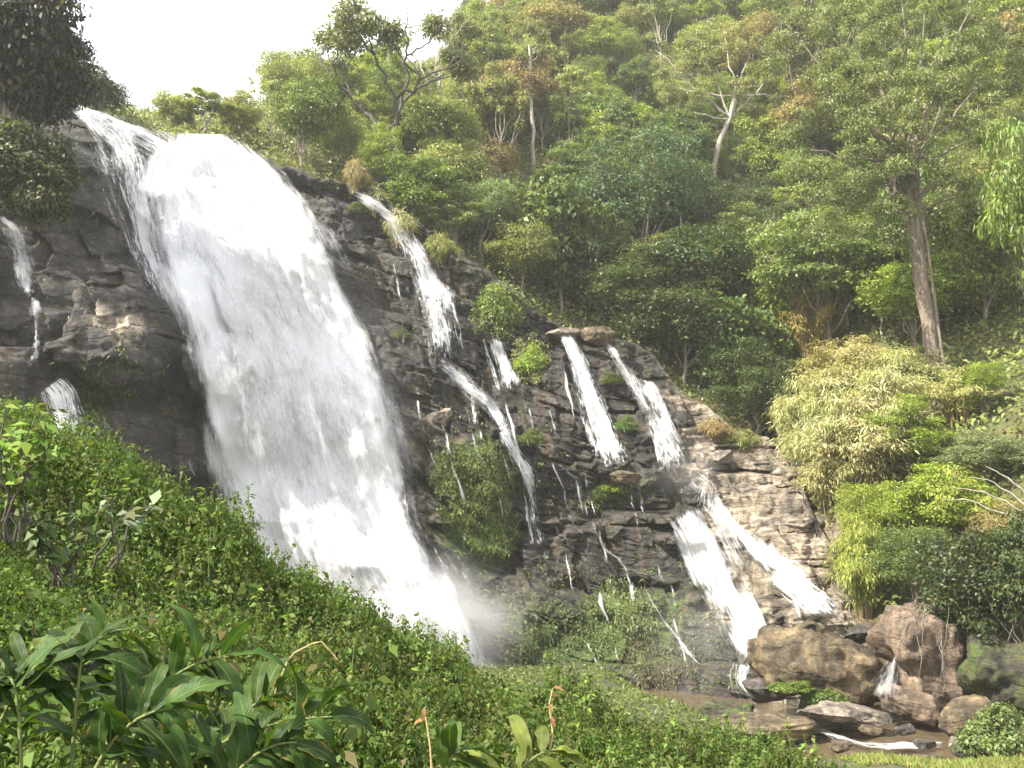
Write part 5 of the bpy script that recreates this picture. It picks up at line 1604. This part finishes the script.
# yellow grass by the stream, bottom right
gn = 26000
x = fr.uniform(13, 30, gn); y = fr.uniform(39, 47.3, gn)
z = ground_z(x, y)
px_, py_ = px_arr(x, y, z)
k = (px_ > 800) & (px_ < 1060) & (py_ < 790)
x, y, z = x[k], y[k], z[k]; m_ = len(x)
Pq = np.stack([x, y, z - 0.02], 1)
Nn = np.array([0, -0.9, 0.3]) + fr.normal(size=(m_, 3)) * 0.6
Tt = np.array([0, 0, 1.0]) + fr.normal(size=(m_, 3)) * 0.4
L = 0.26 * fr.uniform(0.5, 1.5, m_)
gr = link('grass', leaves_mesh('grass', [leaf_arrays(Pq, Nn, Tt, L, L * 0.16, fr.random(m_), bend=0.3)], M_STRAW))
gr.color = (0.17, 0.215, 0.05, 1)
tag(gr, 'yellow green grass on the stream bank', kind='stuff')

# ------------------------------------------------------------------ the leafy bank in front of the camera


def canopy(x, y):
    h = 0.45 + 0.22 * fbm(x * 0.55, y * 0.55, 0, 941, 3) + 0.30 * np.abs(fbm(x * 1.4, y * 1.4, 0, 951, 3)) - 0.10 + 0.05 * fbm(x * 5, y * 5, 0, 957, 2)
    h = h + 0.55 * np.exp(-((x + 4.6) / 1.3) ** 2 - ((y - 10.3) / 1.1) ** 2) + 0.3 * np.exp(-((x + 2.8) / 0.9) ** 2 - ((y - 10.6) / 1.0) ** 2)
    return np.maximum(h, 0.1)


def bank_leaves(n, lo, hi, size, deep, g, xr=(-9, 9.5), keepx=None):
    y = lo + (hi - lo) * g.random(n * 2)
    x = y * g.uniform(-0.62, 0.60, n * 2)
    gz = ground_z(x, y)
    k = (gz > -9.5) & (x > xr[0]) & (x < xr[1])
    x, y, gz = x[k][:n], y[k][:n], gz[k][:n]
    c = canopy(x, y)
    q = g.random(len(x)) ** deep
    z = gz + c * (1.02 - q) + 0.05 * g.normal(size=len(x))
    m_ = len(x)
    # tilt with the canopy surface
    e = 0.15
    hx_ = (ground_z(x + e, y) + canopy(x + e, y) - gz - c) / e
    hy_ = (ground_z(x, y + e) + canopy(x, y + e) - gz - c) / e
    Nn = np.stack([-hx_ * 0.8, -hy_ * 0.8 - 0.25, np.ones(m_)], 1) + g.normal(size=(m_, 3)) * 0.55
    T = g.normal(size=(m_, 3)) * 0.7 + np.array([0.1, -0.45, -0.55])
    L = size * g.uniform(0.55, 1.4, m_)
    rnd = np.clip(0.5 + 0.28 * fbm(x * 0.8, y * 0.8, 0, 961, 3) + 0.26 * g.normal(size=m_), 0, 1)
    return leaf_arrays(np.stack([x, y, z], 1), Nn, T, L, L * g.uniform(0.42, 0.7, m_), rnd, fold=0.14, bend=0.2)


def shoots(n, lo, hi, size, per, g, xr=(-9, 9.5)):
    """leafy shoots standing out of the canopy, each a short stem ringed by leaves"""
    y = lo + (hi - lo) * g.random(n * 2); x = y * g.uniform(-0.62, 0.62, n * 2)
    gz = ground_z(x, y)
    k = (gz > -9.5) & (x > xr[0]) & (x < xr[1])
    x, y, gz = x[k][:n], y[k][:n], gz[k][:n]
    m_ = len(x)
    c = canopy(x, y)
    top = gz + c * g.uniform(0.72, 1.12, m_)
    big = g.uniform(0.55, 1.45, m_) * (1 + 0.5 * (g.random(m_) < 0.08))
    tone = np.clip(0.5 + 0.30 * fbm(x * 0.7, y * 0.7, 0, 961, 3) + 0.20 * g.normal(size=m_), 0, 1)
    ln = np.stack([0.25 * g.normal(size=m_) + 0.15, 0.25 * g.normal(size=m_) - 0.25, np.ones(m_)], 1)
    ln = norm(ln)
    R_ = lambda a: np.repeat(a, per, 0)
    q = g.random(m_ * per)
    P = R_(np.stack([x, y, top], 1)) - R_(ln) * (q * 4.5 * size * R_(big))[:, None]
    az = g.uniform(0, 6.283, m_ * per)
    side = np.stack([np.cos(az), np.sin(az), np.zeros(m_ * per)], 1)
    T = side + R_(ln) * (0.25 - 1.25 * q)[:, None] + g.normal(size=(m_ * per, 3)) * 0.25
    Nn = R_(ln) * 0.8 + side * 0.7 + g.normal(size=(m_ * per, 3)) * 0.3
    L = size * R_(big) * g.uniform(0.6, 1.2, m_ * per) * (0.65 + 0.5 * q)
    P = P + side * (L * 0.25)[:, None]
    rnd = np.clip(R_(tone) + 0.14 * g.normal(size=m_ * per), 0, 1)
    return leaf_arrays(P, Nn, T, L, L * R_(g.uniform(0.38, 0.62, m_)), rnd, fold=0.12, bend=0.28)


ch = [shoots(19000, 6.0, 13.5, 0.048, 15, fr), shoots(12000, 9.5, 20.0, 0.056, 13, fr), shoots(10000, 2.4, 6.6, 0.042, 13, fr), shoots(3500, 15.0, 27.0, 0.08, 11, fr, (0, 12)),
      bank_leaves(50000, 6.0, 13.5, 0.06, 0.7, fr), bank_leaves(26000, 9.5, 22.0, 0.07, 0.7, fr), bank_leaves(24000, 2.4, 6.6, 0.05, 0.7, fr), bank_leaves(5000, 4.0, 12.0, 0.12, 1.2, fr)]
bk = link('bank_undergrowth', leaves_mesh('bank_undergrowth', ch, M_BANK))
bk.color = (0.080, 0.130, 0.024, 1)
tag(bk, 'dense green leafy ground cover on the near bank', kind='stuff')

# taller sprigs that break the outline of the bank
sp_t, sp_l = [], []
for k in range(170):
    y = fr.uniform(8.5, 14.5); x = y * fr.uniform(-0.55, 0.42)
    z0 = float(ground_z(x, y) + canopy(x, y))
    h = fr.uniform(0.12, 0.34)
    pth = curve((x, y, z0 - 0.25), (x + fr.normal() * 0.08, y + fr.normal() * 0.08, z0 + h), wob=0.015, n=6, g=fr)
    sp_t.append(tube(pth, np.linspace(0.006, 0.003, 6), 4))
    m_ = 14
    s = fr.uniform(0.35, 1.0, m_)
    b_ = np.stack([np.interp(s, np.linspace(0, 1, 6), pth[:, i]) for i in range(3)], 1)
    T = fr.normal(size=(m_, 3)) + np.array([0, 0, -0.1])
    L = 0.075 * fr.uniform(0.6, 1.3, m_)
    sp_l.append(leaf_arrays(b_, np.array([0, -0.2, 1.0]) + fr.normal(size=(m_, 3)) * 0.4, T, L, L * 0.55, fr.random(m_)))
sg = link('bank_sprigs', leaves_mesh('bank_sprigs', sp_l, M_BANK))
sg.color = (0.11, 0.17, 0.03, 1)
tag(sg, 'upright leafy sprigs standing out of the ground cover', kind='stuff')
link('stem', tubes_mesh('stem', sp_t, M_STEM), sg)

# ------------------------------------------------------------------ broad leaved plants close to the camera


def long_leaf(base, d, up, L, Wd, g, droop=0.6, nseg=14, tone=None):
    """one long lance leaf: curved midrib, raised fold, wavy edge, a twist toward the tip"""
    d = d / np.linalg.norm(d); side = np.cross(d, up); side /= np.linalg.norm(side)
    nrm_ = np.cross(side, d)
    t = np.linspace(0, 1, nseg)
    ang = droop * t ** 1.3
    sway = g.uniform(-0.35, 0.35)
    ctr = np.zeros((nseg, 3)); p_ = np.array(base, float)
    for i in range(nseg):
        ctr[i] = p_
        dd = d * math.cos(ang[i]) - nrm_ * math.sin(ang[i]) + side * sway * t[i]
        p_ = p_ + dd * L / nseg
    wv = Wd / 2 * np.sin(np.pi * np.clip(t * 0.97 + 0.03, 0, 1) ** 0.85) ** 0.8
    wv[0] = Wd * 0.05; wv[-1] = 0.001
    ph = g.uniform(0, 6); tw = g.uniform(-0.9, 0.9); fold = g.uniform(0.1, 0.55)
    V, U = [], []
    for sgn in (-1, -0.5, 0, 0.5, 1):
        wave = (0.10 * np.sin(t * 17 + ph + sgn) + 0.05 * np.sin(t * 31 + 2 * ph)) * Wd * abs(sgn)
        a_ = tw * t ** 1.5
        off = (wv * sgn)[:, None] * (side * np.cos(a_)[:, None] + nrm_ * np.sin(a_)[:, None])
        V.append(ctr + off + nrm_ * (fold * abs(sgn) * wv + wave)[:, None])
        U.append(np.stack([np.full(nseg, sgn * 0.5 + 0.5), t * L / 0.4], 1))
    V = np.stack(V, 1); U = np.stack(U, 1)
    tone = g.random() if tone is None else tone
    long_leaf.uv = U.reshape(-1, 2)
    return V.reshape(-1, 3), grid_faces(nseg, 5), np.full(nseg * 5, tone)


def ginger(px, py, Yd, lean, H, nl, label, tint, seed, leafL=0.32, leafW=0.08, name='ginger_plant', bare=0.2, cat='plant'):
    g = np.random.default_rng(seed)
    p = at(px, py, Yd)
    e = tag(empty(name, tuple(p)), label, cat)
    lean = np.array(lean, float)
    H = H * 0.78
    t = np.linspace(0, 1, 14)
    pth = np.stack([lean[0] * t ** 1.5, lean[1] * t ** 1.5, H * np.sin(t * np.pi * 0.5)], 1)
    link('stem', tubes_mesh('stem', [tube(pth, np.linspace(0.010, 0.004, 14), 6)], M_STEM), e)
    V, F, A, U, o_ = [], [], [], [], 0
    nl = int(nl * 1.9)
    for k in range(nl):
        s_ = bare + (1 - bare) * (k + 0.5) / nl
        b_ = np.array([np.interp(s_, t, pth[:, i]) for i in range(3)])
        b2 = np.array([np.interp(min(s_ + 0.05, 1), t, pth[:, i]) for i in range(3)])
        tg = b2 - b_; tg /= np.linalg.norm(tg) + 1e-9
        sd = np.cross(tg, np.array([0.15, -1.0, 0.3])); sd /= np.linalg.norm(sd)
        sg_ = 1 if k % 2 else -1
        d = tg * 0.6 + sd * sg_ * 0.8 + g.normal(size=3) * 0.28
        if k == nl - 1: d = tg + g.normal(size=3) * 0.1
        up = np.array([0, -0.25, 1.0]) + tg * 0.1 + g.normal(size=3) * 0.3
        v, f, a = long_leaf(b_, d, up, leafL * g.uniform(0.6, 1.2), leafW * g.uniform(0.7, 1.2), g, droop=g.uniform(0.5, 2.1))
        V.append(v); F.append(f + o_); A.append(a); U.append(long_leaf.uv); o_ += len(v)
    lv = link('leaves', mesh_np('leaves', np.concatenate(V), np.concatenate(F), M_BROAD, attrs={'rnd': np.concatenate(A)}, uv=np.concatenate(U)), e)
    lv.color = (*tint, 1)
    return e


DG = (0.030, 0.060, 0.012); MG = (0.045, 0.08, 0.015)
for a in [
    (70, 790, 3.9, (0.02, 0.0), 0.62, 7, 'broad leaved plant with one upright blade at the bottom left', DG, 1),
    (20, 800, 3.8, (-0.10, 0.05), 0.55, 8, 'broad leaved plant cut off by the bottom left corner', DG, 2),
    (110, 780, 4.3, (0.45, 0.1), 0.62, 11, 'tallest arching broad leaved plant leaning over the ground cover', DG, 3),
    (160, 800, 4.3, (0.68, 0.1), 0.40, 11, 'low arching broad leaved plant with leaves along a yellow stem', DG, 4),
    (40, 770, 4.6, (0.25, 0.2), 0.75, 10, 'broad leaved plant behind the upright blade', MG, 5),
    (-10, 760, 4.4, (0.25, 0.1), 0.55, 9, 'broad leaved plant at the left edge above the corner plant', MG, 7),
    (440, 800, 4.6, (0.1, 0.0), 0.28, 5, 'broad leaved seedling at the bottom between the dead stalks', MG, 9),
    (505, 800, 4.8, (0.25, 0.1), 0.26, 5, 'broad leaved seedling with one yellowing leaf', (0.13, 0.16, 0.03), 10),
    (85, 800, 3.7, (0.30, 0.0), 0.40, 10, 'dark broad leaved plant in front of the upright blade', DG, 12),
    (215, 820, 3.8, (0.30, -0.05), 0.36, 10, 'dark broad leaved plant at the bottom under the yellow stem', DG, 13),
    (130, 770, 4.8, (0.15, 0.1), 0.52, 10, 'broad leaved plant rising behind the tallest arching one', DG, 14),
    (200, 790, 4.6, (0.35, 0.2), 0.50, 9, 'broad leaved plant half hidden behind the low arching one', MG, 11),
]:
    ginger(*a)

# dead stalks and a leafy sapling
for k, (pts_, lab) in enumerate([
    ([(545, 770, 4.9), (553, 735, 5.0), (549, 705, 5.05), (553, 688, 5.1)], 'thin dead stalk with a brown withered tip above the bank leaves'),
    ([(432, 775, 4.7), (430, 745, 4.75), (424, 708, 4.8)], 'dry brown stalk with a curled leaf at the bottom of the bank'),
    ([(268, 740, 4.8), (272, 700, 4.9), (290, 655, 5.0), (320, 640, 5.0), (338, 660, 5.0)], 'pale bent grass stalk arching over the broad leaves'),
]):
    P3 = np.array([at(*q) for q in pts_]); o0 = P3[0].copy()
    tt_ = np.linspace(0, len(P3) - 1, 14)
    pp = np.stack([np.interp(tt_, np.arange(len(P3)), P3[:, i]) for i in range(3)], 1) - o0
    st_ = empty('dead_stalk', tuple(o0)); tag(st_, lab, 'stalk')
    link('stem', tubes_mesh('stem', [tube(pp, np.linspace(0.006, 0.003, 14), 5)], M_DRY), st_)
    if k < 2:
        V, F, A, o_ = [], [], [], 0
        for q in range(4 if k == 0 else 2):
            v, f, a = long_leaf(pp[-1 - 2 * q], np.array([fr.normal(), -0.3, fr.normal() * 0.6]), np.array([0, -0.4, 1.0]), 0.07, 0.022, fr, 1.0)
            V.append(v); F.append(f + o_); A.append(a); o_ += len(v)
        link('leaves', mesh_np('leaves', np.concatenate(V), np.concatenate(F), M_STRAW, attrs={'rnd': np.concatenate(A)}), st_).color = (0.20, 0.12, 0.05, 1)


def sapling(px, py, Yd, H, W, nb, nleaf, label, tint, seed, size=0.13):
    g = np.random.default_rng(seed)
    p = at(px, py, Yd)
    e = tag(empty('sapling', tuple(p)), label, 'sapling')
    tb, ch = [], []
    for k in range(nb):
        tip = np.array([g.uniform(-W / 2, W / 2), g.uniform(-0.25, 0.25), H * g.uniform(0.55, 1.0)])
        pth = curve((g.normal() * 0.05, 0, -0.3), tip, sag=0.05, wob=0.03, n=9, g=g)
        tb.append(tube(pth, np.linspace(0.012, 0.004, 9), 5))
        s = g.uniform(0.3, 1.0, nleaf)
        b_ = np.stack([np.interp(s, np.linspace(0, 1, 9), pth[:, i]) for i in range(3)], 1)
        T = g.normal(size=(nleaf, 3)) + np.array([0, 0, -0.2])
        L = size * g.uniform(0.5, 1.2, nleaf)
        ch.append(leaf_arrays(b_, np.array([0, -0.4, 1.0]) + g.normal(size=(nleaf, 3)) * 0.35, T, L, L * 0.55, g.random(nleaf), bend=0.2))
    link('stem', tubes_mesh('stem', tb, M_BARK_DARK), e)
    link('leaves', leaves_mesh('leaves', ch, M_GLOSSY), e).color = (*tint, 1)


sapling(10, 500, 7.2, 0.72, 0.6, 8, 22, 'young sapling with large bright leaves at the left edge', (0.12, 0.19, 0.03), 21)
sapling(60, 545, 7.6, 0.42, 1.0, 7, 16, 'low sapling with dull leaves beside the larger one', (0.07, 0.11, 0.035), 22)
sapling(110, 530, 8.0, 0.35, 0.8, 4, 7, 'small plant with grey white undersides among the ground cover', (0.13, 0.17, 0.10), 23, size=0.16)
#MARK_AIR

# ------------------------------------------------------------------ air and spray
import bmesh


def box_mesh(name, lo, hi):
    V = [(x, y, z) for x in (lo[0], hi[0]) for y in (lo[1], hi[1]) for z in (lo[2], hi[2])]
    F = [(0, 1, 3, 2), (4, 6, 7, 5), (0, 4, 5, 1), (2, 3, 7, 6), (0, 2, 6, 4), (1, 5, 7, 3)]
    return mesh_np(name, V, F, None, smooth=False)


m, n, l = new_mat('hazy_air')
o = N(n, 'ShaderNodeOutputMaterial'); v = N(n, 'ShaderNodeVolumePrincipled')
v.inputs['Color'].default_value = (0.96, 0.96, 0.92, 1); v.inputs['Density'].default_value = 0.00030; v.inputs['Anisotropy'].default_value = 0.2
l.new(v.outputs[0], o.inputs['Volume'])
hz = link('haze', box_mesh('haze', (-150, -40, -40), (170, 226, 170)))
hz.data.materials.append(m)
tag(hz, 'thin sunlit haze in the valley', kind='stuff')


def mist(label, c, r, dens, seed, name='mist', power=1.6):
    m, n, l = new_mat('drifting_spray')
    o = N(n, 'ShaderNodeOutputMaterial'); v = N(n, 'ShaderNodeVolumePrincipled')
    v.inputs['Color'].default_value = (0.97, 0.97, 0.97, 1)
    v.inputs['Anisotropy'].default_value = 0.1
    t = N(n, 'ShaderNodeTexCoord')
    ln = N(n, 'ShaderNodeVectorMath', operation='LENGTH'); l.new(t.outputs['Object'], ln.inputs[0])
    fall = mth(n, l, 'SUBTRACT', 1.0, ln.outputs['Value'], clamp=True)
    fall = mth(n, l, 'POWER', fall, power)
    nz = N(n, 'ShaderNodeTexNoise'); nz.inputs['Scale'].default_value = 2.2; nz.inputs['Detail'].default_value = 4
    mp = N(n, 'ShaderNodeMapping'); mp.inputs['Location'].default_value = (seed, 0, 0); l.new(t.outputs['Object'], mp.inputs['Vector']); l.new(mp.outputs[0], nz.inputs['Vector'])
    k = N(n, 'ShaderNodeMapRange'); l.new(nz.outputs['Fac'], k.inputs['Value']); k.inputs['From Min'].default_value = 0.38; k.inputs['From Max'].default_value = 0.68
    d = mth(n, l, 'MULTIPLY', mth(n, l, 'MULTIPLY', fall, mth(n, l, 'ADD', k.outputs[0], 0.25)), dens)
    l.new(d, v.inputs['Density']); l.new(v.outputs[0], o.inputs['Volume'])
    bm = bmesh.new(); bmesh.ops.create_icosphere(bm, subdivisions=3, radius=1.0)
    me = bpy.data.meshes.new(name); bm.to_mesh(me); bm.free(); me.materials.append(m)
    ob = link(name, me, None, tuple(c)); ob.scale = r
    tag(ob, label, kind='stuff')


mist('white spray billowing at the foot of the big waterfall', at(418, 626, 69.5), (8.5, 4.5, 6.0), 0.55, 0)
mist('thin spray drifting in front of the big waterfall', at(310, 420, 73.5), (9.5, 3.2, 15.0), 0.10, 4)
mist('spray at the foot of the long diagonal waterfall', at(690, 470, 78), (4.0, 3.0, 3.4), 0.07, 8)
mist('spray beside the fanned waterfall foot', at(700, 640, 66), (5.5, 4.0, 4.5), 0.05, 12)
scene.cycles.volume_step_rate = 4.0
scene.cycles.volume_max_steps = 96
